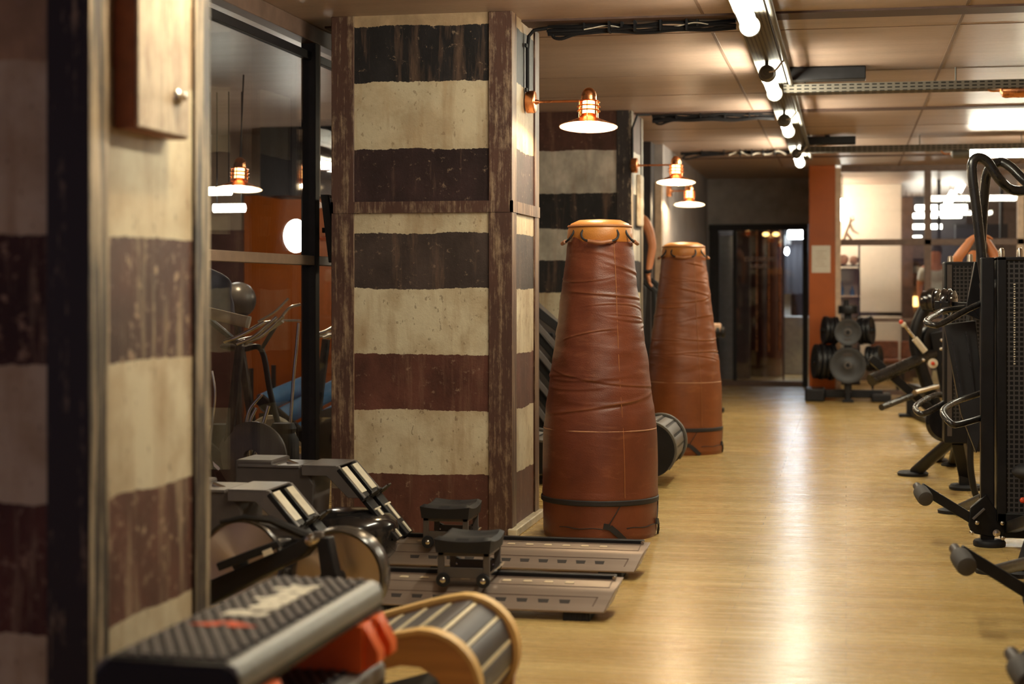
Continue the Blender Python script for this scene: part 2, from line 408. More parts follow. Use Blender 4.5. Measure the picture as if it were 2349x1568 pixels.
def text_mesh(txt, size, depth, bold=0):
    cu = bpy.data.curves.new('lettering', 'FONT'); cu.body = txt; cu.size = size; cu.extrude = depth; cu.align_x = 'CENTER'; cu.align_y = 'CENTER'; cu.offset = bold
    ob = bpy.data.objects.new('tmp', cu); COL.objects.link(ob)
    dg = bpy.context.evaluated_depsgraph_get(); me = bpy.data.meshes.new_from_object(ob.evaluated_get(dg))
    v = [x.co.copy() for x in me.vertices]; f = [tuple(p.vertices) for p in me.polygons]
    bpy.data.objects.remove(ob); bpy.data.curves.remove(cu); bpy.data.meshes.remove(me)
    return v, f
# ================================================================== SETTING
H = 2.96
def sbox(name, lo, hi, mat, bevel=0): return struct(MB().box(lo, hi).build(name, mat, None, bevel))
sbox('floor', (-9, -1.5, -.12), (4.2, 31, 0), 'floor')
sbox('ceiling', (-9, -1.5, H), (4.2, 31, H+.15), 'ceiling')
sbox('wall_right', (3.6, -1.5, 0), (3.75, 31, H), 'beigewall')
sbox('wall_far_left', (-8.6, 4.0, 0), (-8.45, 31, H), 'darkwall')
tn = 0
def trim(lo, hi, mat='joint'):
    global tn; tn += 1
    return sbox('trim_%d' % tn, lo, hi, mat)
# ceiling joints: one wide recessed band at each pillar row, thin board joints between
trim((-3.05, 9.47, H-.012), (3.6, 9.70, H))
trim((-3.05, 14.68, H-.010), (3.6, 14.86, H))
trim((-3.05, 19.9, H-.010), (3.6, 20.05, H))
for x in (-.80, .655, 2.1): trim((x-.009, -1.5, H-.003), (x+.009, 21.6, H), 'thinjoint')
for y in (5.2, 7.35, 10.15, 12.15, 13.4, 16.3, 17.6, 18.8): trim((-3.05, y-.004, H-.002), (3.6, y+.004, H), 'thinjoint')
# ---- striped pillars
def pillar(x0, x1, y0, y1, stripes, off, label, steel, worn, amount, strap=None, corner=.135, sill=False, side=.5, wear=.5, rubc=(.27, .155, .10)):
    t = thing('pillar', ((x0+x1)/2, (y0+y1)/2, 0), label, 'pillar', 'striped pillars along the left side')
    mp = pillar_paint('pillar_paint', stripes, off, wear, rubc)
    ms = steel_paint('pillar_corner_steel', steel, worn, off, amount, side)
    b = MB(); e = .010
    b.box((x0+e, y0+e, 0), (x1-e, y1-e, H)); b.build('shaft', mp, t)
    w = corner; k = .016
    for cx, cy, sx, sy in ((x0, y0, 1, 1), (x1, y0, -1, 1), (x1, y1, -1, -1), (x0, y1, 1, -1)):
        P = [(cx, cy), (cx+sx*w, cy), (cx+sx*w, cy+sy*k), (cx+sx*k, cy+sy*k), (cx+sx*k, cy+sy*w), (cx, cy+sy*w)]
        MB().prism([(x, y, .0) for x, y in P], (0, 0, H)).build('corner_angle', ms, t, .003)
        # the rubbed lip where the angle meets the plaster
    if strap:
        q = .004
        bb = MB()
        z0, z1 = strap
        bb.box((x0-q, y0-q, z0), (x1+q, y0+.012, z1)); bb.box((x1-.012, y0-q, z0), (x1+q, y1+q, z1)); bb.box((x0-q, y0-q, z0), (x0+.012, y1+q, z1))
        bb.build('steel_strap', ms, t)
    if sill:
        MB().prism([(x1-.02, y0-.03, 0), (x1+.035, y0-.03, 0), (x1+.035, y1+.03, 0), (x1-.02, y1+.03, 0)], (0, 0, .045)).build('base_sill', 'sill', t, .006)
    return t
TAN = (.34, .235, .14)
PX0, PX1 = -2.906, -1.844
p1 = pillar(PX0, PX1, 3.829, 4.63, [(0, BROWN), (.14, CREAM), (.52, REDB), (.855, CREAM), (1.20, BROWN), (1.53, CREAM), (1.965, TAN), (2.2, CREAM)], 1.3,
       'large foreground striped pillar at the left edge with an electrical box', (.017, .011, .011), (.46, .36, .24), .18, corner=.115, side=.95, wear=1.0, rubc=(.44, .34, .22))
p2 = pillar(PX0, PX1, 9.146, 9.989, [(0, REDB), (.336, CREAM), (.693, REDB), (1.017, CREAM), (1.385, (.048, .033, .029)), (1.704, CREAM_DIM), (1.827, (.030, .015, .015)), (2.19, CREAM_DIM), (2.573, DARK), (2.884, TAN)], 5.1,
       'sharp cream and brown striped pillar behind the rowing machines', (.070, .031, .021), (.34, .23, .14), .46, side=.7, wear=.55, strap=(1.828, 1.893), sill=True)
p3 = pillar(PX0, PX1, 14.46, 15.3, [(0, BROWN), (.34, CREAM), (.7, BROWN), (1.02, CREAM), (1.35, DARK), (1.63, (.36, .33, .28)), (1.92, DARK), (2.23, (.38, .34, .29)), (2.61, BROWN)], 8.7,
       'dim striped pillar between the two leather bags', (.022, .015, .014), (.44, .34, .23), .25, side=.9)
# grey side wall with its pale front edge, beyond the last pillar
sbox('wall_left', (-2.9, 17.95, 0), (-1.95, 23.87, H), 'greywall')
struct(MB().box((-2.03, 17.90, 0), (-1.955, 17.95, 2.55)).build('trim_%d' % (tn+1), 'paleframe')); tn += 1
sbox('wall_end', (-3.2, 17.6, 0), (-2.04, 17.94, H), 'darkwall')
# ---- glass partition on the left (behind the rowers)
XG = -3.15
w = struct(MB().box((XG-.03, 4.7, 0), (XG+.03, 9.15, .06)).build('window_1', 'darkframe'))
def wpart(root, name, lo, hi, mat, bv=.004): return MB().box(lo, hi).build(name, mat, root, bv)
yc_ = atX(712, 600, XG).y; ya = yc_-.04; yb = yc_+.04
wpart(w, 'post', (XG-.045, ya, 0), (XG+.045, yb, H), 'darkframe')
wpart(w, 'glazing_bead', (XG+.022, yb, 1.95), (XG+.044, yb+.02, H-.1), 'railbronze', 0)
wpart(w, 'post', (XG-.05, 4.66, 0), (XG+.05, 4.76, H), 'darkframe')
wpart(w, 'rail', (XG-.03, 4.76, 1.535), (XG+.04, ya, 1.592), 'railbronze')
wpart(w, 'rail', (XG-.03, yb, 1.535), (XG+.035, 14.4, 1.592), 'brownframe')
wpart(w, 'head_rail', (XG-.04, 4.76, H-.10), (XG+.05, 14.4, H), 'brownframe')
wpart(w, 'head_rail', (XG-.02, 4.76, H-.20), (XG+.02, 14.4, H-.15), 'darkframe')
for n_, (y0, y1, z0, z1) in enumerate([(4.76, ya, .06, 1.535), (4.76, ya, 1.592, H-.2), (yb, 14.4, .06, 1.535), (yb, 14.4, 1.592, H-.2)]):
    wpart(w, 'pane', (XG-.004, y0, z0), (XG+.004, y1, z1), 'glass', 0)
# ---- room beyond that partition
YL = 16.0
sbox('wall_back_left', (-8.45, YL, 0), (-3.0, YL+.15, H), 'beigewall')
a = atY(565, 500, YL); b_ = atY(775, 500, YL)
struct(MB().box((a.x, YL-.06, 0), (b_.x+1.0, YL, atY(600, 449, YL).z)).build('wall_orange', 'orange'))
a = atY(597, 300, 15.3); b_ = atY(692, 300, 15.3)
struct(MB().box((a.x, 15.3, atY(600, 449, 15.3).z), (b_.x+1.6, YL-.0, H)).build('wall_soffit', 'darkframe'))
struct(MB().box((-8.4, YL-.05, 0), (atY(563, 500, YL).x, YL, atY(530, 528, YL).z)).build('wall_dado', 'darkred'))
# ---- orange pier, dark back wall and glazed door
YB = 23.87
xa = atY(1856, 600, 21.5).x; xb = atY(1916, 600, 21.5).x
op = thing('pillar', ((xa+xb)/2, 22.5, 0), 'flat orange pillar between the dark glass door and the bright windows', 'pillar')
MB().box((xa, 21.5, 0), (xb, YB+.1, H)).build('shaft', 'orange', op, .004)
MB().box((xb, 21.52, 0), (xb+.07, 21.62, H-.03)).build('edge_strip', 'paleframe', op, .004)
dl = atY(1626, 515, YB); dr = atY(1853, 515, YB); zt = dl.z
sbox('wall_back', (-1.95, YB, zt), (xa, YB+.12, H), 'greywall')
sbox('wall_back_side', (-1.95, YB, 0), (dl.x, YB+.12, zt), 'greywall')
door = struct(MB().box((dl.x, YB-.02, zt-.085), (dr.x, YB+.10, zt)).build('door_1', 'darkframe', None, .005))
def dpart(name, px0, py0, px1, py1, mat, y0=-.015, y1=.05, bv=.004):
    p = atY(px0, py0, YB); q = atY(px1, py1, YB)
    return MB().box((p.x, YB+y0, max(0, q.z)), (q.x, YB+y1, p.z)).build(name, mat, door, bv)
dpart('frame', 1627, 528, 1649, 890, 'darkframe'); dpart('frame', 1841, 528, 1853, 890, 'darkframe')
dpart('stile', 1681, 528, 1690, 872, 'darkframe'); dpart('stile', 1795, 528, 1799, 872, 'darkred')
dpart('bottom_rail', 1649, 872, 1841, 890, 'brownframe')
dpart('pane', 1649, 528, 1841, 872, 'glass', .014, .020, 0)
# two short lines of blurred lettering on the glass (not legible in the photo): a row of small strokes
def strokes(px0, px1, py, n, h):
    b = MB(); rr = random.Random(n)
    for i in range(n):
        o = atY(px0+(px1-px0)*(i+.5)/n, py, YB); w_ = (px1-px0)/n*.0063*.62
        k = rr.choice((0, 1, 2))
        b.cbox((o.x-w_/2, YB+.008, o.z), (.014, .004, h))
        if k != 1: b.cbox((o.x+w_/2, YB+.008, o.z), (.014, .004, h))
        if k != 2: b.cbox((o.x, YB+.008, o.z+h/2-.008), (w_, .004, .016))
        b.cbox((o.x, YB+.008, o.z-(h/2-.008 if k else 0)), (w_, .004, .016))
    return b.build('lettering', 'lettering', door, label='frosted lettering on the glass')
strokes(1708, 1780, 594, 9, .062); strokes(1723, 1765, 610, 5, .055)
# passage behind the door
sbox('wall_passage', (-2.2, 29.0, 0), (2.0, 29.1, H), 'darkwall')
sbox('wall_passage_left', (-2.2, YB+.12, 0), (atY(1650, 600, 25.5).x-.02, 25.4, H), 'darkwall')
q0 = atY(1650, 600, 25.5); q1 = atY(1682, 600, 25.5)
sbox('wall_passage_blue', (q0.x, 25.5, 0), (q1.x, 25.56, 2.2), 'bluewall')
q0 = atY(1682, 600, 25.7); q1 = atY(1713, 600, 25.7)
sbox('wall_passage_dark', (q0.x, 25.7, 0), (q1.x+.05, 25.8, H), 'darkred')
q0 = atY(1712, 600, 26.3); q1 = atY(1795, 600, 26.3)
cp = thing('pillar', ((q0.x+q1.x)/2, 26.6, 0), 'round glossy dark red pillar seen through the back door glass', 'pillar')
MB().cyl(((q0.x+q1.x)/2, 26.6, 0), ((q0.x+q1.x)/2, 26.6, H), (q1.x-q0.x)/2, n=48).build('shaft', simple('glossy_dark_red', (.10, .035, .026), .22, var=.3, scale=2, stretch=(3, 3, .2), coat=.5), cp)
for px in (1735, 1762, 1787):
    a = atY(px, 600, 26.2); MB().cyl((a.x, 26.6-math.sqrt(max(0, ((q1.x-q0.x)/2)**2-(a.x-(q0.x+q1.x)/2)**2))-.01, .4), (a.x, 26.6-math.sqrt(max(0, ((q1.x-q0.x)/2)**2-(a.x-(q0.x+q1.x)/2)**2))-.01, 2.45), .014).build('vertical_rib', 'copper', cp)
q0 = atY(1797, 725, 27.6); q1 = atY(1842, 800, 27.6)
ct = MB().box((q0.x, 27.3, 0), (q1.x+.1, 27.9, q0.z)).build('counter', 'cooldoor', None, .01)
recentre(ct, (q0.x, 27.6, 0)); tag(ct, 'pale grey counter behind the right side of the back door glass', 'counter')
q0 = atY(1795, 560, 28.9); q1 = atY(1845, 720, 28.9)
sbox('wall_passage_pale', (q0.x, 28.85, 0), (q0.x+.14, 28.99, 2.3), 'cooldoor')
# coats hanging on the passage wall
q = atY(1822, 640, 28.7)
co = MB()
for dx, r in ((-.1, .09), (.0, .11), (.1, .09)):
    co.lathe([(0.01, .85), (.05, .84), (r, .72), (r*1.05, .3), (r*1.15, 0), (.01, .01)], (q.x+dx, 28.72, q.z-.25), (0, 0, 1), 16)
co = co.build('hanging_coat', 'clothdark'); recentre(co, (q.x, 28.7, q.z)); tag(co, 'dark coats hanging on the passage wall beyond the back door', 'coat')
# ---- glazed partition, back right
YW = 21.7
w2 = struct(MB().box((xb+.07, YW-.05, H-.075), (3.6, YW+.05, H)).build('window_2', 'brownframe'))
def w2p(name, px0, py0, px1, py1, mat='brownframe', y0=-.04, y1=.04):
    p = atY(px0, py0, YW); q = atY(px1, py1, YW)
    return MB().box((p.x, YW+y0, max(0, q.z)), (q.x, YW+y1, p.z)).build(name, mat, w2, .004)
w2p('mullion', 2120, 372, 2136, 905); w2p('mullion', 2333, 372, 2349, 905, 'paleframe')
w2p('transom', 1922, 549, 2349, 561); w2p('transom', 1922, 729, 2349, 739); w2p('sill', 1922, 893, 2349, 909)
w2p('pane', 1922, 372, 2120, 549, 'glass', -.003, .003); w2p('pane', 2136, 372, 2333, 549, 'glass', -.003, .003)
w2p('pane', 1922, 561, 2120, 729, 'glass', -.003, .003); w2p('pane', 2136, 561, 2333, 729, 'glass', -.003, .003)
w2p('pane', 1922, 739, 2120, 893, 'glass', -.003, .003); w2p('pane', 2136, 739, 2333, 893, 'glass', -.003, .003)
# room behind it
sbox('wall_back_right', (xb-.1, 29.5, 0), (3.6, 29.6, H), 'brownframe')
sbox('wall_back_office', (-.52, 25.6, 0), (atY(2079, 500, 25.6).x, 25.7, 2.75), 'brownframe')
sbox('wall_office_side', (-.52, YB+.12, 0), (-.46, 25.6, H), 'beigewall')
def board(px0, py0, px1, py1, label):
    Y = 25.5; p = atY(px0, py0, Y); q = atY(px1, py1, Y)
    o = MB().box((p.x, Y, q.z), (q.x, Y+.05, p.z)).build('wall_board', 'whiteboard', None, .006)
    recentre(o, ((p.x+q.x)/2, Y, q.z)); return tag(o, label, 'board', 'white wall boards behind the back windows')
board(1905, 420, 2068, 716, 'tall white wall board behind the back window beside the orange pillar')
board(1905, 724, 2068, 830, 'low white wall board under the tall one behind the weight tree')
struct(MB().box((atY(2078, 400, 25.4).x-.05, 25.3, 0), (atY(2094, 400, 25.4).x, 25.55, 2.75)).build('trim_%d' % (tn+1), 'brownframe')); tn += 1
struct(MB().box((atY(2192, 520, 27).x, 27, atY(2200, 551, 27).z), (atY(2312, 520, 27).x, 27.3, atY(2200, 514, 27).z)).build('wall_beam', 'darkframe'))
for px in (2154, 2298): struct(MB().box((atY(px-4, 400, 24.6).x, 24.6, 2.0), (atY(px+4, 400, 24.6).x, 24.66, H)).build('trim_%d' % (tn+1), 'darkframe')); tn += 1
# ================================================================== LAMPS
def copper_lamp(loc, label, arm=.34, scale=1.0, group='copper wall lamps', pole=True, wallx=None):
    """loc: centre of the shade rim; backplate sits `arm` metres to the -x side"""
    t = thing('wall_lamp', loc, label, 'lamp', group)
    X, Y, Z = loc; k = scale
    hz = Z+.155*k
    if pole:
        MB().lathe([(0, -.001), (.064, -.001), (.066, .004), (.066, .048), (.060, .052), (.0, .052)], (X-arm, Y, hz), (1, 0, 0), 32).build('backplate', 'copper', t, .002)
        MB().cyl((X-arm+.05, Y, hz), (X-arm+.075, Y, hz), .016, .010, 16).build('collar', 'copper', t)
        MB().cyl((X-arm+.05, Y, hz), (X-.035, Y, hz), .0075, n=12).build('arm', 'copper', t)
    dome = [(.043*k, .150*k), (.046*k, .153*k), (.046*k, .178*k)]
    dome += [(.046*k*math.cos(a), .178*k+.055*k*math.sin(a)) for a in [i*PI/2/8 for i in range(9)]]
    MB().lathe(dome, loc, n=28).build('cap', 'copper', t)
    MB().cyl((X, Y, Z+.070*k), (X, Y, Z+.150*k), .036*k, n=28).build('glass_cylinder', 'lampglass', t)
    cage = MB()
    for h, r in ((.148, .062), (.118, .066), (.092, .066)):
        cage.lathe([(r*k, h*k-.004*k), (r*k+.005*k, h*k), (r*k, h*k+.004*k), (r*k-.016*k, h*k+.002*k)], loc, n=32, closed=True)
    for i in range(6):
        a = PI/6+i*PI/3
        cage.cyl((X+.060*k*math.cos(a), Y+.060*k*math.sin(a), Z+.045*k), (X+.060*k*math.cos(a), Y+.060*k*math.sin(a), Z+.152*k), .003*k, n=8)
    cage.build('cage', 'copper', t)
    MB().lathe([(.040*k, .075*k), (.046*k, .062*k), (.062*k, .048*k), (.165*k, .004*k), (.172*k, 0), (.172*k, -.003*k), (.165*k, .000), (.060*k, .042*k)], loc, n=48, closed=True).build('shade', 'copper', t)
    MB().lathe([(.168*k, -.002*k), (.060*k, .0405*k), (.02*k, .043*k), (.0, .043*k)], loc, n=48).build('shade_lining', 'shadewhite', t)
    MB().ball((X, Y, Z+.012*k), (.034*k, .034*k, .030*k)).build('bulb', 'bulb', t)
    t.rotation_euler = (math.radians(-6.5), 0, 0)
    return t
copper_lamp((-1.475, 9.57, atY(1331, 291, 9.57).z), 'bright copper lamp on the sharp striped pillar above the nearest leather bag', arm=.369)
copper_lamp((-1.455, 14.45, atY(1549, 418, 14.45).z), 'copper lamp on the dim striped pillar above the farther leather bag', arm=.389)
copper_lamp((-1.70, 18.35, atY(1577, 469, 18.35).z), 'smallest and farthest copper lamp on the grey wall', arm=.25)
copper_lamp((-1.475, 4.25, 2.56), 'copper lamp high on the large foreground pillar, above the photo', arm=.369)
# the copper lamp in the room behind the left glass hangs from a wall bracket there
q = at(548, 433, 12.0)
copper_lamp((q.x, q.y, q.z), 'copper lamp seen through the glass partition left of the sharp striped pillar', pole=False, group='copper lamps', )
lt = bpy.data.objects['wall_lamp.004']
MB().cyl((q.x, q.y, q.z+.22), (q.x, q.y, H), .006, n=8).build('hanging_rod', 'black', lt)
# cable conduit down the pillar to the first lamp
cz = MB(); zz = atY(1331, 291, 9.57).z+.155
cz.tube([(-1.836, 9.57, zz+.06), (-1.836, 9.57, 2.80), (-1.83, 9.575, 2.88), (-1.80, 9.58, 2.915), (-1.72, 9.585, 2.925)], .011, 10)
for z_ in (2.56, 2.82): cz.cbox((-1.838, 9.555, z_), (.012, .07, .022))
cz = cz.build('conduit', 'cable'); recentre(cz, (-1.84, 9.57, zz)); tag(cz, 'black conduit running down the sharp striped pillar to its lamp', 'conduit')
cz = MB(); zz = atY(1549, 418, 14.45).z+.155
cz.tube([(-1.836, 14.45, zz+.06), (-1.836, 14.45, 2.80), (-1.80, 14.5, 2.92), (-1.7, 14.6, 2.93)], .010, 8)
cz = cz.build('conduit', 'cable'); recentre(cz, (-1.84, 14.45, zz)); tag(cz, 'black conduit on the dim striped pillar above the second lamp', 'conduit')
def cables(y, x0, x1, n, label, mat='cable', amp=.004, zb=2.938, r=.009):
    b = MB(); rr = random.Random(int(y*10))
    for i in range(n):
        pts = []; ph = rr.random()*6; oy = rr.uniform(-.03, .03)
        m = 14
        for j in range(m+1):
            x = x0+(x1-x0)*j/m
            sag = amp*math.sin(j*1.3+ph)+amp*.7*math.sin(j*.7+i)
            pts.append((x, y+oy+.01*math.sin(j+ph), zb-.004*i+sag-.012*i*.5))
        b.tube(spline(pts, 3), r, 6)
    if n > 2:   # the hanging loop at the pillar end
        b.tube(spline([(x0+.18, y, zb-.01), (x0+.06, y, zb-.035), (x0+.03, y, zb-.06), (x0+.08, y, zb-.075), (x0+.2, y, zb-.045), (x0+.5, y, zb-.03)], 5), r*1.2, 6)
    o = b.build('cable_bundle', mat); clips = []
    for j in range(1, 5): clips.append((x0+(x1-x0)*j/5))
    CL = clips; recentre(o, ((x0+x1)/2, y, zb))
    for x in CL: MB().box((x-.006, y-.036, zb-.03), (x+.006, y+.036, H)).build('cable_clip', 'cable', o)
    return tag(o, label, 'cable', 'cable bundles under the ceiling')
cables(9.60, -1.72, -.62, 6, 'thick black cable bundle along the nearest ceiling joint beside the striped pillar')
cables(14.78, -1.7, -.62, 6, 'black cable bundle along the ceiling joint above the second lamp')
cables(18.9, -1.85, -.62, 3, 'black cables along the farthest ceiling joint', zb=2.94)
cables(18.85, -1.3, -.66, 1, 'single loose white cable hanging near the last ceiling tube', 'whitecable', .016, 2.915, .008)
cables(9.57, -1.5, -.75, 1, 'thin pale wire over the nearest black cable bundle', 'whitecable', .008, 2.915, .0035)
# ---- lamp row over the aisle: perforated tray, conduit and tubular lamps
XT = -.50
tr = MB().box((XT-.085, .5, 2.862), (XT+.085, 19.2, 2.90)).build('cable_tray', 'traylong'); recentre(tr, (XT, 10, 2.88)); tag(tr, 'long perforated cable tray running down the aisle with tube lamps under it', 'cable tray', 'perforated ceiling trays')
for y in (1.5, 4.6, 7.0, 9.6, 12.4, 15.2, 18.4):
    for x in (-.06, .06): MB().cyl((XT+x, y, 2.895), (XT+x, y, H), .005, n=6).build('hanger', 'galv', tr)
cd = MB().tube([(XT+.115, .5, 2.86), (XT+.115, 19.0, 2.86)], .018, 10).build('conduit_pipe', 'galv'); recentre(cd, (XT+.115, 10, 2.86)); tag(cd, 'straight metal conduit pipe beside the aisle lamp row', 'pipe')
def tube_lamp(y0, y1, label, mat='tube', first=[None]):
    t = thing('tube_lamp', (XT+.0, (y0+y1)/2, 2.79), label, 'lamp', 'tube lamps over the aisle')
    z = 2.785
    MB().cyl((XT, y0, z), (XT, y1, z), .044, n=20).build('lit_tube', mat, t)
    for y, s in ((y0, -1), (y1, 1)):
        MB().lathe([(.0, s*.060), (.024, s*.058), (.026, s*.050), (.044, s*.046), (.050, s*.035), (.050, -s*.02), (.056, -s*.026), (.056, -s*.04), (.047, -s*.042)], (XT, y, z), (0, 1, 0), 24).build('end_cap', 'galv', t)
        MB().tube([(XT, y+s*.03, z+.045), (XT, y+s*.03, 2.866)], .012, 8).build('hanger_clip', 'galv', t)
    MB().tube(spline([(XT+.02, y0-.06, z), (XT+.06, y0-.14, z+.0), (XT+.10, y0-.13, z+.05), (XT+.115, y0-.1, 2.85)], 4), .006, 6).build('lead', 'whitecable', t)
    return t
# visible: first tube's far end, then three further ones
def ytube(px, py): return at(px, py, 1.385*F/(HZ-py)).y
tube_lamp(4.6, 6.1, 'tube lamp overhead in front of the cut-off one at the top edge')
tube_lamp(7.3, ytube(1735, 62), 'large bright tube lamp cut off by the top edge of the photo')
tube_lamp(ytube(1752, 168), ytube(1776, 216), 'second tube lamp down the aisle, left of the nearest black ceiling box')
tube_lamp(ytube(1790, 276), ytube(1804, 303), 'third tube lamp down the aisle, just past the second cable bundle')
tube_lamp(ytube(1820, 352), ytube(1832, 374), 'last small tube lamp at the far end of the aisle row')
# ---- trays across the ceiling on the right, with black boxes and lamps
def cross_tray(Y, px0, label, boxpx, lamppx0, lampy, group, lampz, lab2, lab3, lampx1):
    xa_ = atY(px0, 300, Y).x
    z = 2.795
    t = MB().box((xa_, Y-.09, z), (3.5, Y+.09, z+.06)).build('cable_tray', 'tray'); recentre(t, ((xa_+3.5)/2, Y, z)); tag(t, label, 'cable tray', 'perforated ceiling trays')
    for x in (xa_+.15, xa_+1.2, xa_+2.2):
        MB().cyl((x, Y, z+.03), (x, Y, H), .006, n=6).build('hanger', 'galv', t)
    x0 = atY(boxpx[0], 200, Y-.15).x; x1 = atY(boxpx[1], 200, Y-.15).x
    o = MB().box((x0, Y-.24, atY(1800, boxpx[3], Y-.15).z), (x1, Y-.095, atY(1800, boxpx[2], Y-.15).z)).build('ceiling_box', 'black', None, .006); recentre(o, ((x0+x1)/2, Y-.16, z)); tag(o, lab2, 'box', 'black boxes on the ceiling trays')
    mount = MB(); mount.cbox(((x0+x1)/2, Y-.16, H-.04), (.05, .05, .09)); mount.build('mount', 'black', o)
    lx = atY(lamppx0, lampy, Y).x; lz = atY(lamppx0, lampy, Y).z
    l = thing('tube_lamp', ((lx+lampx1)/2, Y, lz), lab3, 'lamp', 'tube lamps under the cross trays')
    r = .045
    MB().cyl((lx+.09, Y, lz), (lampx1, Y, lz), r, n=20).build('lit_tube', 'tube' , l)
    MB().lathe([(.02, -.08), (.045, -.07), (.052, -.05), (.052, .10), (.046, .105)], (lx+.09, Y, lz), (1, 0, 0), 24).build('end_cap', 'copper' if group else 'galv', l)
    for x in (lx+.18, lx+.9): MB().tube([(x, Y, lz+.04), (x, Y, z+.005)], .014, 8).build('hanger_clip', 'black', l)
    MB().tube(spline([(lx+.01, Y, lz), (lx-.06, Y, lz-.0), (lx-.10, Y, lz+.04), (lx-.10, Y, z+.005)], 5), .007, 6).build('lead', 'copper', l)
    return t
cross_tray(12.1, 1798, 'perforated tray across the ceiling with the nearer black box', (1792, 1986, 159, 188), 2292, 208, 1, 0,
           'nearer long black box on the ceiling right of the aisle lamps', 'copper-ended tube lamp at the right edge under the nearer tray', 2.6)
cross_tray(17.4, 1836, 'farther perforated tray across the ceiling above the back windows', (1833, 1963, 316, 334), 2180, 352, 0, 0,
           'farther black box on the ceiling above the orange pillar', 'glowing tube lamp under the farther tray above the back windows', 3.4)
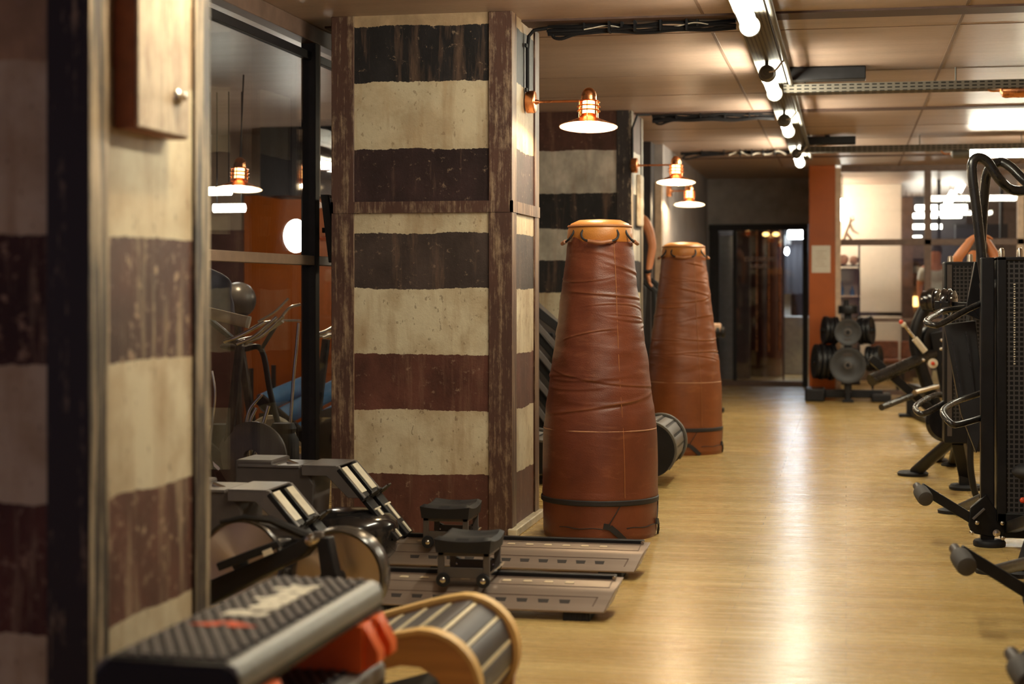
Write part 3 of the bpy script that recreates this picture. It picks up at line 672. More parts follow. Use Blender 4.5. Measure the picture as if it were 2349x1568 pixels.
# ================================================================== LEATHER BAGS
def bag(cx, cy, h, label, mat, seed, k=1.0):
    t = thing('leather_bag', (cx, cy, 0), label, 'punching bag', 'tall conical leather bags')
    prof = [(.318, .0), (.326, .03), (.327, .20), (.330, .235), (.327, .27), (.325, .40), (.321, .57), (.318, .62), (.300, .78), (.272, 1.0), (.243, 1.2), (.215, 1.42), (.192, 1.60), (.182, 1.68), (.176, 1.72), (.150, 1.755)]
    def rad(z):
        for (r0, z0), (r1, z1) in zip(prof, prof[1:]):
            if z <= z1: return (r0+(r1-r0)*(z-z0)/(z1-z0))*k
        return prof[-1][0]*k
    S = h/1.755
    n = 128; m = 420; v = []; f = []
    rr = random.Random(seed)
    folds = []
    for i in range(34):
        folds.append((rr.uniform(.74, 1.66), rr.uniform(0, 2*PI), rr.uniform(.4, 1.9), rr.uniform(-.06, .06), rr.uniform(.0015, .0042), rr.uniform(.004, .010), rr.uniform(-.03, .03)))
    for j in range(m+1):
        z = 1.755*j/m
        for i in range(n):
            a = 2*PI*i/n
            r = rad(z)
            q = Vector((math.cos(a)*1.4, math.sin(a)*1.4, z*1.6+seed))
            r += .007*mnoise.noise(q*1.4)
            if .60 < z < 1.72:
                w_ = min(1, (z-.60)/.1)*min(1, (1.74-z)/.06)
                q2 = Vector((math.cos(a)*1.0, math.sin(a)*1.0, z*9+seed*3))
                r += .0052*w_*mnoise.noise(q2*1.3)+.0022*w_*mnoise.noise(Vector((math.cos(a)*2.2, math.sin(a)*2.2, z*26+seed)))
                for z0, a0, da, sl, am, wd, cv in folds:
                    d = (a-a0+PI) % (2*PI)-PI
                    if abs(d) < da:
                        zz = z-(z0+sl*d+cv*d*d); g = zz/wd
                        if abs(g) < 4:
                            e = (1-(d/da)**2)
                            r += am*e*w_*(math.exp(-g*g)-.8*math.exp(-(g+1.6)**2))
            v.append((cx+r*math.cos(a), cy+r*math.sin(a), z*S))
    for j in range(m):
        f += [(j*n+i, j*n+(i+1) % n, (j+1)*n+(i+1) % n, (j+1)*n+i) for i in range(n)]
    f.append(tuple(range(n-1, -1, -1)))
    b = MB(); b.add(v, f); b.build('cover', mat, t, smooth=80)
    c0 = (cx, cy, 0)
    MB().lathe([(.183*k, 1.66*S), (.187*k, 1.69*S), (.182*k, 1.735*S), (.165*k, 1.765*S), (.12*k, 1.785*S), (.0, 1.792*S)], c0, n=64).build('lid', 'leatherlit', t)
    MB().lathe([(.181*k, 1.742*S), (.186*k, 1.748*S), (.181*k, 1.756*S), (.174*k, 1.75*S)], c0, n=64, closed=True).build('lid_piping', 'leather2', t)
    MB().lathe([(rad(.60)+.0016, .602*S), (rad(.60)+.004, .606*S), (rad(.60)+.0016, .610*S)], c0, n=80).build('seam', 'stitch', t)
    MB().lathe([(rad(.20)+.004, .195*S), (rad(.2)+.009, .20*S), (rad(.2)+.009, .222*S), (rad(.2)+.004, .227*S)], c0, n=80).build('base_strap', 'strap', t)
    # vertical seam up the lit side
    def on(a, z, off=.004):
        r = rad(z/S)+off; return (cx+r*math.cos(a), cy+r*math.sin(a), z)
    a0 = math.radians(-58)
    MB().tube([on(a0+.02*math.sin(z*5), z, .002) for z in [x*.02*S for x in range(12, 84)]], .0022, 6).build('vertical_seam', 'leather2', t)
    # carry handles round the lid
    ac = math.atan2(-cy, -cx)
    for a in (ac, ac+1.5, ac-1.5, ac+PI):
        P = [on(a-.54, 1.735*S, .006), on(a-.57, 1.70*S, .014), on(a-.42, 1.668*S, .022), on(a, 1.652*S, .028), on(a+.42, 1.668*S, .022), on(a+.57, 1.70*S, .014), on(a+.54, 1.735*S, .006)]
        hd = MB().tube(spline(P, 5), .0065, 8).build('handle', 'strap', t)
        MB().tube(spline([on(a-.32, 1.662*S, .026), on(a, 1.652*S, .0285), on(a+.32, 1.662*S, .026)], 5), .0115, 10).build('grip', mat, hd)
    # base flap straps
    for a in (ac, ac+1.22, ac-2.3):
        MB().tube([on(a+.345-.20*u, (.195-.105*u)*S, .003) for u in [i/8 for i in range(9)]], .0028, 6).build('flap_seam', 'strap', t)
        st = MB()
        P0 = [on(a+.06, .088*S, .006), on(a+.17, .082*S, .007), on(a+.29, .048*S, .009), on(a+.43, .005, .011)]
        for (u, w_), aa in zip(zip(P0, P0[1:]), (a+.1, a+.23, a+.36)):
            st.bar(u, w_, .032, .008, up=(math.cos(aa), math.sin(aa), .0))
        st.build('flap_strap', 'strap', t)
        MB().tube([on(a-.75+.08*i, (.072+.003*math.sin(i))*S, .002) for i in range(11)], .0026, 6).build('lower_seam', 'strap', t)
    return t
B1 = at(1376, 1215, 9.45); B2 = at(1568, 1025, 14.15)
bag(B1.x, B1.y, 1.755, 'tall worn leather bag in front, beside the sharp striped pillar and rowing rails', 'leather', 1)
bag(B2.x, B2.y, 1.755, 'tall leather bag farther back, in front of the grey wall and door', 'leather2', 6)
# ================================================================== SLATTED TREADMILLS
def treadmill(xe, y0, y1, ztop, label, side, rim, slat, gap, group, left=1.75, wide_gap=True, drum=.16, legless=False):
    t = thing('curved_treadmill', (xe-left/2, (y0+y1)/2, 0), label, 'treadmill', group)
    R = drum
    def prof(off=0):
        """upper outline from the left end to the bottom of the right end, offset outward"""
        pts = []; L = left
        for i in range(19):
            u = i/18
            x = xe-L+R+(L-2*R)*u
            z = ztop-R-.0 + R - .17*math.sin(PI*u)**1.3*.9
            pts.append((x, z+off))
        for i in range(1, 16):
            a = PI/2-i*(PI*1.0)/15
            pts.append((xe-R+(R+off)*math.cos(a), ztop-R+(R+off)*math.sin(a)))
        return pts
    o_ = prof(.028); i_ = prof(-.035)
    th = .055
    bottom = prof(0)
    for ya, yb in ((y0, y0+th), (y1-th, y1)):
        # side board: rounded hoop with an opening
        low = []
        P = prof(.012)
        inner = [(xe-.20, ztop-.13), (xe-.13, ztop-.16), (xe-.12, ztop-.24), (xe-.12, .10)]
        b = MB()
        outer = P[:19]+P[19:28]+[(xe+.0, .0+.10), (xe-.02, 0)]
        inn = [(x, z-.088) for x, z in P[:16]]+[(xe-.22, ztop-.088), (xe-.16, ztop-.092), (xe-.108, ztop-.125), (xe-.090, ztop-.19), (xe-.095, .06), (xe-.10, 0)]
        # resample both outlines to equal counts
        def res(pl, n):
            d = [0]
            for (x0, z0), (x1, z1) in zip(pl, pl[1:]): d.append(d[-1]+math.hypot(x1-x0, z1-z0))
            out = []
            for k in range(n+1):
                s = d[-1]*k/n; j = 0
                while j < len(d)-2 and d[j+1] < s: j += 1
                f = (s-d[j])/max(1e-9, d[j+1]-d[j]); out.append((pl[j][0]+(pl[j+1][0]-pl[j][0])*f, pl[j][1]+(pl[j+1][1]-pl[j][1])*f))
            return out
        n = 60; A = res(outer, n); Bq = res(inn, n)
        v = []; f = []
        for k in range(n+1):
            for (x, z) in (A[k], Bq[k]):
                v += [(x, ya, z), (x, yb, z)]
        for k in range(n):
            a = 4*k; c = 4*(k+1)
            f += [(a, a+1, c+1, c), (a+2, c+2, c+3, a+3), (a, c, c+2, a+2), (a+1, a+3, c+3, c+1)]
        f += [(0, 2, 3, 1), (4*n, 4*n+1, 4*n+3, 4*n+2)]
        if legless:
            b = MB(); lo_z = max(.035, ztop-2*R-.0)
            b.prism([(x, ya, max(z, lo_z)) for x, z in P]+[(xe-left+R, ya, lo_z)], (0, yb-ya, 0))
        else: b.add(v, f)
        sb_ = b.build('side_board', side, t, .004)
        # bright bent edge strip on the board
        e = MB()
        EA = res(P[:19]+P[19:30], 60)
        v = []; f = []
        for k, (x, z) in enumerate(EA):
            j = min(k, 59); dx = EA[j+1][0]-EA[j][0]; dz = EA[j+1][1]-EA[j][1]; l = math.hypot(dx, dz); nx, nz = -dz/l, dx/l
            for yy, o2 in ((ya-.002, -.006), (ya-.002, .008), (yb+.002, .008), (yb+.002, -.006)): v.append((x+nx*o2, yy, z+nz*o2))
        for k in range(60):
            for q in range(4): f.append((4*k+q, 4*k+(q+1) % 4, 4*k+4+(q+1) % 4, 4*k+4+q))
        f += [(0, 1, 2, 3), (243, 242, 241, 240)]
        e.add(v, f); e.build('edge_strip', rim, sb_)
    # belt of slats following the curve and the drum
    Pm = prof(-.006)
    d = [0]
    for (x0, z0), (x1, z1) in zip(Pm, Pm[1:]): d.append(d[-1]+math.hypot(x1-x0, z1-z0))
    def pt(s):
        j = 0
        while j < len(d)-2 and d[j+1] < s: j += 1
        f = (s-d[j])/max(1e-9, d[j+1]-d[j]); x = Pm[j][0]+(Pm[j+1][0]-Pm[j][0])*f; z = Pm[j][1]+(Pm[j+1][1]-Pm[j][1])*f
        dx = Pm[j+1][0]-Pm[j][0]; dz = Pm[j+1][1]-Pm[j][1]; l = math.hypot(dx, dz); return x, z, dx/l, dz/l
    pitch = .083; s = d[-1]-.03; idx = 0
    while s > pitch:
        x, z, tx, tz = pt(s-pitch/2); nx, nz = -tz, tx
        hw = pitch/2-.0065
        b = MB(); P4 = []
        for uu, oo in ((-hw, -.018), (-hw, .002), (-hw*.85, .006), (hw*.85, .006), (hw, .002), (hw, -.018)):
            P4.append((x+tx*uu+nx*oo, y0+th+.004, z+tz*uu+nz*oo))
        b.prism(P4, (0, y1-y0-2*th-.008, 0))
        b.build('slat', slat, t, .002)
        xg, zg, gx, gz = pt(max(0.001, s-pitch)); nx, nz = -gz, gx
        g = MB(); g.prism([(xg+gx*uu+nx*oo, y0+th+.012, zg+gz*uu+nz*oo) for uu, oo in ((-.006, -.012), (-.006, .0075), (.006, .0075), (.006, -.012))], (0, y1-y0-2*th-.024, 0))
        g.build('slat_strip', gap, t)
        s -= pitch; idx += 1
    # inner body between the boards, with a bolted plate on the near side
    b = MB(); b.prism([(xe-left+.15, y0+th+.02, .08), (xe-.16, y0+th+.02, .08), (xe-.16, y0+th+.02, ztop-.20), (xe-.5, y0+th+.02, ztop-.30), (xe-left+.15, y0+th+.02, ztop-.30)], (0, y1-y0-2*th-.04, 0)); b.build('deck_body', 'black', t)
    if not legless:
      pl = MB(); pl.prism([(xe-.30, y0+.03, .02), (xe-.115, y0+.03, .02), (xe-.115, y0+.03, ztop-.19), (xe-.135, y0+.03, ztop-.155), (xe-.25, y0+.03, ztop-.17), (xe-.275, y0+.03, ztop-.20)], (0, .02, 0)); pl = pl.build('side_plate', 'greyplastic', t, .003)
      for x, z in ((xe-.15, ztop-.18), (xe-.16, ztop-.26), (xe-.24, ztop-.24)): MB().lathe([(0, -.008), (.009, -.006), (.011, 0)], (x, y0+.03, z), (0, 1, 0), 12).build('bolt', 'bolt', pl)
    for x in ((xe-.45 if legless else xe-.06), xe-left+.2):
        MB().box((x-.1, y0+.01, 0), (x+.03, y1-.01, .045)).build('foot', 'rubber', t, .004)
    return t
treadmill(-1.055, 4.68, 5.30, .385, 'wooden sided slatted treadmill end in the foreground beside the step platforms', 'wood', 'palewood', 'slat', 'slatgap', 'curved slatted treadmills')
treadmill(at(1567, 1030, 12.2).x, 11.55, 12.35, .45, 'black slatted treadmill end between the two leather bags', 'black', 'galv', 'drumgrey', 'black', 'curved slatted treadmills', drum=.185, legless=True)
# ================================================================== STEP PLATFORMS
def step_platform(loc, rz, label, orange=True, logo=True, hgt=.60):
    """stacked step platform: origin at floor under its centre; long axis along local y"""
    t = thing('step_platform', loc, label, 'step platform', 'stacked step platforms', rz)
    W = WM[t.name]; L = 1.06; w = .335; z1 = hgt; z0 = hgt-.085
    def bld(b, *a, **k):
        b.v = [W @ Vector((x[0], x[1], x[2])) for x in b.v]; return b.build(*a, **k)
    z_ = -loc[2]
    b = MB(); b.prism([(-w/2, -L/2, z0), (w/2, -L/2, z0), (w/2-.0, -L/2, z1-.035), (w/2-.035, -L/2, z1-.004), (-w/2+.035, -L/2, z1-.004), (-w/2, -L/2, z1-.035)], (0, L, 0))
    top = bld(b, 'platform', 'stepside', t, .012, seg=3)
    for sx in (1, -1):
        b = MB(); b.prism([(sx*(w/2+.002), -L/2+.012, z1-.062), (sx*(w/2+.002), -L/2+.012, z1-.036), (sx*(w/2-.010), -L/2+.012, z1-.010), (sx*(w/2-.034), -L/2+.012, z1-.000), (sx*(w/2-.034), -L/2+.012, z1-.012), (sx*(w/2-.02), -L/2+.012, z1-.03)], (0, L-.024, 0))
        bld(b, 'rounded_edge', 'stepedge', t, .003, smooth=60)
    mat_ = bld(MB().box((-w/2+.034, -L/2+.02, z1-.006), (w/2-.034, L/2-.02, z1)), 'tread_mat', 'stepside', t, .002)
    b = MB(); dx, dy = .46, -.888; hw, hl = w/2-.042, L/2-.035
    t_ = -1.4
    while t_ < 1.4:
        # groove line through (t_, 0) along (dx, dy), clipped to the tread
        lo, hi = -5, 5
        for o_, dd, lim in ((t_, dx, hw), (0.0, dy, hl)):
            a_, c_2 = sorted(((-lim-o_)/dd, (lim-o_)/dd)); lo = max(lo, a_); hi = min(hi, c_2)
        if hi-lo > .02:
            p = Vector((t_+dx*lo, dy*lo, z1+.001)); q = Vector((t_+dx*hi, dy*hi, z1+.001))
            b.bar(p, q, .016, .008, up=(0, 0, 1))
        t_ += .031
    bld(b, 'ribs', 'steptop', mat_)
    if logo:
        v, f = text_mesh('Reebok', .135, .0012, .008)
        # reads along the length of the platform
        b = MB().add([(-.005-y*1.0, .02+.125+x*1.0, z1+.0052+z) for x, y, z in v], f)
        b.v = [Vector((p[0]-.0, p[1], p[2])) for p in b.v]
        bld(b, 'logo_lettering', 'logowhite', mat_, label='white lettering')
        b = MB()
        for pts in ([(-.085, -.20), (.0, -.145), (-.012, -.20), (-.03, -.215)], [(.0, -.145), (.085, -.20), (.03, -.215), (.004, -.20)]):
            b.prism([(x-.01, y+.02, z1+.0052) for x, y in pts], (0, 0, .0015))
        bld(b, 'logo_emblem', 'logored', mat_, label='red triangular emblem')
    for sy in (1, -1):
        b = MB(); b.box((-w/2+.004, sy*(L/2-.026)-.026, z0-.055), (w/2-.001, sy*(L/2-.026)+.026, z0+.01)); bld(b, 'end_leg', 'stepgrey', t, .006)
    m = 'riser' if orange else 'stepside'
    for sy in (1, -1):
        yc = sy*(L/2-.13)
        # notched riser block hooked under the platform
        b = MB(); zb = z0-.12
        b.prism([(-w/2+.02, yc-.10, zb), (w/2+.012, yc-.10, zb), (w/2+.012, yc-.10, z0), (-w/2+.02, yc-.10, z0)], (0, .085, 0))
        b.prism([(-w/2+.02, yc+.015, zb), (w/2+.012, yc+.015, zb), (w/2+.012, yc+.015, z0), (-w/2+.02, yc+.015, z0)], (0, .085, 0))
        b.prism([(-w/2+.02, yc-.015, zb), (w/2+.012, yc-.015, zb), (w/2+.012, yc-.015, z0-.045), (-w/2+.02, yc-.015, z0-.045)], (0, .03, 0))
        for yy in (yc-.055, yc+.062): b.prism([(w/2+.012, yy-.03, z0-.002), (w/2+.05, yy-.03, zb+.05), (w/2+.05, yy-.03, zb+.02), (w/2+.012, yy-.03, zb)], (0, .06, 0))
        bld(b, 'riser', m, t, .002)
    return t
SP = (-1.425, 3.87)
st1 = step_platform((SP[0], SP[1], 0), -.02, 'grey ribbed step platform with white lettering on top of the foreground stack', hgt=.600)
st2 = step_platform((SP[0]+.01, SP[1], 0), -.015, 'dark step platform under the orange risers in the foreground stack', orange=False, logo=False, hgt=.395)
def legblock():
    for sy in (1, -1):
        b = MB(); W = WM[st2.name]
        b.box((-.15, sy*.40-.11, 0), (.15, sy*.40+.11, .192)); b.v = [W @ p for p in b.v]; b.build('support_block', 'stepside', st2, .008)
legblock()
# ---- electric boxes on the pillars
t = thing('electric_box', (-1.844, 4.17, 1.81), 'worn cream electric box on the large foreground pillar', 'electric box', 'boxes on the pillars')
ya_, yb_ = atX(311, 200, -1.79).y, atX(432, 200, -1.79).y
MB().box((-1.850, ya_, 1.81), (-1.792, yb_, 2.45)).build('body', 'boxside', t, .004)
dr_ = MB().box((-1.794, ya_+.004, 1.815), (-1.784, yb_-.004, 2.445)).build('door', 'boxpaint', t, .003)
q = atX(406, 222, -1.784)
MB().lathe([(.024, 0), (.022, .008), (.012, .012), (.012, .026), (.0, .03)], (-1.784, q.y, q.z), (1, 0, 0), 18).build('latch', 'bolt', dr_)
t = thing('electric_box', (-1.844, 14.9, 2.0), 'narrow painted box on the side of the dim striped pillar', 'electric box', 'boxes on the pillars')
MB().box((-1.850, 14.86, 1.96), (-1.815, 15.08, 2.42)).build('body', 'boxpaint', t, .004)
MB().box((-1.817, 14.87, 1.97), (-1.811, 15.07, 2.41)).build('door', 'boxpaint', t, .003)
# ================================================================== ROWING MACHINES
def rower(oy, ox, label, group, seatx, far):
    """local frame: rail along x; rail top lip at y=0; world offset (ox, oy)"""
    t = thing('rowing_machine', (-1.9+ox, 6.95+oy, 0), label, 'rowing machine', group)
    def b_(b, *a, **k):
        b.v = [Vector((p[0]+ox, p[1]+oy+6.95, p[2])) for p in b.v]; return b.build(*a, **k)
    xr = -.945; xl = -2.25
    sec = [(.20, .145), (0, .122), (-.012, .112), (-.080, .044), (-.080, .036), (.20, .036)]
    def rake(z): return -.45*(.145-z)
    v = []; 
    for x, e in ((xl, 0), (xr, 1)):
        v += [(x+(rake(z)*1.0 if e else 0), y, z) for y, z in sec]
    n = len(sec); f = [tuple(range(n)), tuple(range(2*n-1, n-1, -1))]+[(i, (i+1) % n, n+(i+1) % n, n+i) for i in range(n)]
    rail = b_(MB().add(v, f), 'rail', 'alu', t, .004)
    b_(MB().box((xl, .155, .138), (xr-.03, .195, .158)), 'rail_track', 'black', rail, .003)
    b_(MB().cyl((xr-.035, .150, .149), (xr-.035, .140, .149), .008), 'track_bolt', 'bolt', rail)
    # slots cut along both faces and a fine engraved outline near the end
    q = (.145-.122)/.20
    i = 0; x = xr-.22
    while x > xl+.1:
        s1 = MB(); s1.prism([(x-.021, .075, .122+.075*q+.0012), (x+.021, .075, .122+.075*q+.0012), (x+.016, .10, .122+.10*q+.0012), (x-.016, .10, .122+.10*q+.0012)], (0, 0, .0012))
        ya = -.040; za = .112-(.028)/.073*.082; 
        nrm = Vector((0, -.072, .068)).normalized()*.0012
        for (xa, xb, u0, u1) in ((x-.024, x+.024, .42, .60),):
            P = []
            for xx, u in ((xa, u0), (xb, u0), (xb-.004, u1), (xa+.004, u1)):
                P.append(Vector((xx, -.012-.068*u, .112-.072*u))+nrm)
            s2 = MB(); s2.prism(P, nrm)
        b_(s1, 'slot', 'slotreflect', rail); b_(s2, 'slot', 'aludark', rail)
        x -= .092; i += 1
    e = MB(); nrm = Vector((0, -.072, .068)).normalized()*.001
    def sp(x, u): return Vector((x, -.012-.068*u, .112-.072*u))+nrm
    for u in (.22, .80): e.prism([sp(xl, u), sp(xr-.085, u), sp(xr-.085, u+.035), sp(xl, u+.035)], nrm)
    e.prism([sp(xr-.085, .22), sp(xr-.079, .22), sp(xr-.10, .83), sp(xr-.106, .83)], nrm)
    for y in (.03, .135): e.prism([(xl, y, .122+y*q+.001), (xr-.045, y, .122+y*q+.001), (xr-.045, y+.006, .122+(y+.006)*q+.001), (xl, y+.006, .122+(y+.006)*q+.001)], (0, 0, .001))
    e.prism([(xr-.045, .03, .122+.03*q+.001), (xr-.040, .03, .122+.03*q+.001), (xr-.040, .141, .122+.141*q+.001), (xr-.045, .141, .122+.141*q+.001)], (0, 0, .001))
    b_(e, 'engraved_outline', 'brownframe', rail)
    for xx in (xr-.225, xl+.25):
        ft = MB().box((xx, -.068, 0), (xx+.115, .17, .038))
        for k in range(5): ft.box((xx+.006+.023*k, -.072, .0), (xx+.016+.023*k, -.066, .036))
        b_(ft, 'foot', 'rubber', t, .003)
    # seat on four wheels
    sx = seatx
    pad = MB(); P = []; nx, ny = 14, 12
    v = []; f = []
    for j in range(ny+1):
        for i in range(nx+1):
            u = i/nx*2-1; w_ = j/ny*2-1
            zz = .318+.018*w_*w_+.010*u*u-.012*math.exp(-((abs(w_)-.5)/.25)**2)*(1-u*u)
            ed = max(abs(u), abs(w_)); zz -= .02*max(0, (ed-.85)/.15)**2
            sc = 1-.06*max(0, abs(w_)-.6)
            v.append((sx+u*.128*sc, .08+w_*.145, zz))
    for j in range(ny): f += [(j*(nx+1)+i, j*(nx+1)+i+1, (j+1)*(nx+1)+i+1, (j+1)*(nx+1)+i) for i in range(nx)]
    m0 = len(v); v += [(sx+(p[0]-sx)*.94, .08+(p[1]-.08)*.95, .268) for p in v]
    f += [(m0+b, m0+a, m0+d, m0+c) for a, b, d, c in [(q0, q1, q3, q2) for q0, q1, q2, q3 in f[:nx*ny]]]
    rim = [i for i in range(nx+1)]+[(j+1)*(nx+1)-1+0 for j in range(1, ny+1)]+[ny*(nx+1)+i for i in range(nx-1, -1, -1)]+[j*(nx+1) for j in range(ny-1, 0, -1)]
    for a, c in zip(rim, rim[1:]+rim[:1]): f.append((a, c, m0+c, m0+a))
    b_(pad.add(v, f), 'seat_pad', 'rubber', t, .0, smooth=50)
    fr = MB()
    for yy in (-.035, .19):
        for xx in (-.10, .10): fr.bar((sx+xx, yy, .165), (sx+xx, yy, .27), .028, .016, up=(0, 1, 0))
        fr.bar((sx-.112, yy, .262), (sx+.112, yy, .262), .016, .02)
        fr.bar((sx-.10, yy, .18), (sx+.10, yy, .18), .012, .045)
    for xx in (-.105, .105): fr.bar((sx+xx, -.035, .262), (sx+xx, .19, .262), .012, .02)
    cr = b_(fr, 'carriage', 'greyplastic', t, .002)
    for yy in (-.048, .20):
        zt = .122+max(0, min(.2, yy))*q
        for xx in (-.088, .088):
            wz = .150 if yy < 0 else .180
            wh = b_(MB().lathe([(.010, -.012), (.028, -.011), (.030, -.006), (.030, .006), (.028, .011), (.010, .012)], (sx+xx, yy, wz), (0, 1, 0), 20), 'wheel', 'rubber', cr)
            b_(MB().lathe([(0, -.017), (.009, -.016), (.013, -.012), (.013, .012), (0, .014)], (sx+xx, yy, wz), (0, 1, 0), 14), 'hub', 'bolt', wh)
    b_(MB().bar((sx+.105, -.05, .17), (sx+.125, .2, .19), .008, .008), 'axle', 'chrome', cr)
    # sloping foot rests, left of the seat
    fx0, fz0, fx1, fz1 = -2.47, .50, -2.17, .155
    d = Vector((fx1-fx0, 0, fz1-fz0)).normalized(); nrm = Vector((-d.z, 0, d.x))
    for yy in (-.02, .16):
        a0 = Vector((fx0, yy, fz0)); a1 = Vector((fx1, yy, fz1)); L = (a1-a0).length
        side = 'greysilver'
        bd = b_(MB().bar(a0, a1, .115, .022, up=nrm), 'foot_board', 'black', t, .004)
        b_(MB().bar(a0+d*.005+nrm*.014, a0+d*L*.36+nrm*.014, .085, .006, up=nrm), 'foot_plate', 'creamplate', bd, .001)
        b_(MB().bar(a0+d*L*.60+nrm*.014, a0+d*L*.80+nrm*.014, .035, .006, up=nrm), 'foot_plate', 'creamplate', bd, .001)
        b_(MB().bar(a0+d*L*.58+nrm*.014, a0+d*L*.60+nrm*.014, .10, .008, up=nrm), 'foot_plate', 'creamplate', bd, .001)
        b_(MB().bar(a0+d*L*.85+nrm*.016, a0+d*L*.99+nrm*.016, .022, .008, up=nrm), 'heel_clip', 'creamplate', bd, .001)
        st = MB(); c0 = a0+d*L*.44
        pts = [c0+Vector((0, s*.062, 0))+nrm*h for s, h in ((-1, .0), (-.95, .04), (-.4, .062), (.4, .062), (.95, .04), (1, 0))]
        for u, w_ in zip(pts, pts[1:]): st.bar(u, w_, .006, .055, up=nrm)
        b_(st, 'foot_strap', 'strap', bd)
    # bent grey arm reaching left from the foot rests to the front cover
    arm = MB()
    arm.prism([(-2.66, -.075, .515), (-2.47, -.075, .515), (-2.33, -.075, .36), (-2.42, -.075, .36), (-2.53, -.075, .465), (-2.66, -.075, .465)], (0, .03, 0))
    arm.prism([(-2.66, .215, .515), (-2.47, .215, .515), (-2.33, .215, .36), (-2.42, .215, .36), (-2.53, .215, .465), (-2.66, .215, .465)], (0, .03, 0))
    arm.prism([(-2.66, -.075, .508), (-2.48, -.075, .508), (-2.48, -.075, .518), (-2.66, -.075, .518)], (0, .32, 0))
    b_(arm, 'side_arm', 'greysilver', t, .003)
    cov = MB()
    cov.prism([(-3.02, -.05, .06), (-2.62, -.05, .06), (-2.60, -.05, .42), (-2.66, -.05, .508), (-2.82, -.05, .508), (-2.82, -.05, .535), (-3.02, -.05, .535)], (0, .27, 0))
    b_(cov, 'front_cover', 'greyplastic', t, .010)
    b_(MB().box((-3.0, -.06, .500), (-2.68, .23, .512)), 'cover_trim', 'greysilver', t, .002)
    b_(MB().box((-2.52, -.02, .40), (-2.44, .03, .43)), 'clip_block', 'creamplate', t, .003)
    # tank / flywheel cover low between the foot rests and the front
    cv = MB().lathe([(.0, .30), (.10, .295), (.20, .27), (.235, .235), (.245, .20), (.245, .10), (.22, .06), (.0, .05)], (-2.43, .0, 0), (0, 0, 1), 40)
    b_(cv, 'flywheel_cover', 'glossblack', t, smooth=60)
    b_(MB().bar((-2.3, .08, .08), (-2.2, .08, .08), .18, .09), 'rail_joint', 'black', t, .005)
    # upright handle with chain and pull bar resting on the front cover
    b_(MB().cyl((-2.72, .06, .50), (-2.78, .06, .52), .012), 'chain_guide', 'bolt', t)
    b_(MB().box((-2.62, .02, .03), (-2.24, .14, .10)), 'beam', 'black', t, .005)
    return t
rower(0, 0, 'nearer rowing machine, its rail end close to the foreground treadmill', 'rowing machines', -1.605, False)
rower(1.01, 0, 'farther rowing machine, its rail end in front of the nearest leather bag', 'rowing machines', -1.93, True)
# ================================================================== FLYWHEEL BIKE, low behind the step platforms
FD = 6.25
fb_o = at(700, 1300, FD); fb_o.z = 0
fb = thing('exercise_bike', fb_o, 'black framed flywheel bike with two shiny metal discs behind the step platforms', 'exercise bike')
def flywheel(px, py, d, R, axis, name='flywheel', rimw=.05, back=0.0):
    c = at(px, py, d); ax = Vector(axis).normalized()
    ob = MB().lathe([(0, -.006), (R*.93, -.006), (R*.93, .006), (0, .006)], c, ax, 64).build('disc', 'disc', fb)
    # give the disc its own local frame so the spun finish is centred on the hub
    me = ob.data; q = ax.rotation_difference(Vector((0, 1, 0))).to_matrix().to_4x4()
    loc = WM[fb.name].inverted() @ c
    me.transform(Matrix.Translation(-loc)); me.transform(q); ob.location = loc; ob.rotation_euler = q.inverted().to_euler()
    f0, f1 = .018, -.018-back      # the rim runs back from the face of the disc
    rim = MB().lathe([(R*.91, f0), (R*.965, f0+.004), (R*.99, f0-.006), (R*.995, f0*.2+f1*.3), (R*1.01, (f0+f1)/2), (R*.995, f0*.3+f1*.7), (R*.985, f1), (R*.91, f1)], c, ax, 64, closed=True).build('rim', 'rimgloss', fb, smooth=60)
    h = MB().lathe([(0, -.03), (.025, -.03), (.03, -.02), (.03, .02), (0, .03)], c, ax, 20).build('hub', 'black', fb)
    return c
AX = (.02, -1, .0)
c1 = flywheel(553, 1292, 6.35, .172, (.02, -1, .10))
c2 = flywheel(776, 1322, FD, .182, AX, back=.075)
P = lambda px, py, d=FD: at(px, py, d)
b = MB(); b.prism([P(470, 1335, 6.12), P(640, 1262, 6.12), P(712, 1222, 6.12), P(722, 1240, 6.12), P(690, 1278, 6.12), P(600, 1322, 6.12), P(470, 1392, 6.12)], Vector((.02, .06, 0))); b.build('main_beam', 'black', fb, .006)
MB().bar(P(500, 1300, 6.09), P(640, 1246, 6.09), .03, .03).build('shock_cylinder', 'black', fb, .004)
MB().bar(P(604, 1270, 6.07), P(624, 1262, 6.07), .012, .02).build('plate_mark', 'creamplate', fb)
MB().tube([P(x, y, 6.16) for x, y in ((505, 1198), (560, 1186), (620, 1192), (665, 1212), (712, 1232))], [.008, .012, .015, .018, .02], 8).build('wheel_guard', 'black', fb)
MB().tube([P(585, 1195, 6.2), P(640, 1212, 6.2), P(700, 1224, 6.2)], .006, 6).build('guard_trim', 'greyplastic', fb)
kn = MB().lathe([(0, -.025), (.016, -.022), (.022, -.01), (.022, .03)], P(714, 1238, 6.05), (0.1, 1, 0), 20).build('pivot_knob', 'bolt', fb)
MB().cbox(P(731, 1225, 6.05), (.035, .03, .022)).build('clamp', 'greysilver', fb, .003)
MB().prism([P(724, 1232, 6.1), P(752, 1232, 6.1), P(768, 1312, 6.1), P(777, 1332, 6.1), P(725, 1332, 6.1), P(735, 1315, 6.1)], Vector((.01, .05, 0))).build('fork_leg', 'black', fb, .005)
for x in (728, 774): MB().lathe([(0, -.008), (.007, -.006), (.008, .0)], P(x, 1327, 6.09), (0, 1, 0), 10).build('bolt', 'bolt', fb)
bz = P(700, 1300, 6.15)
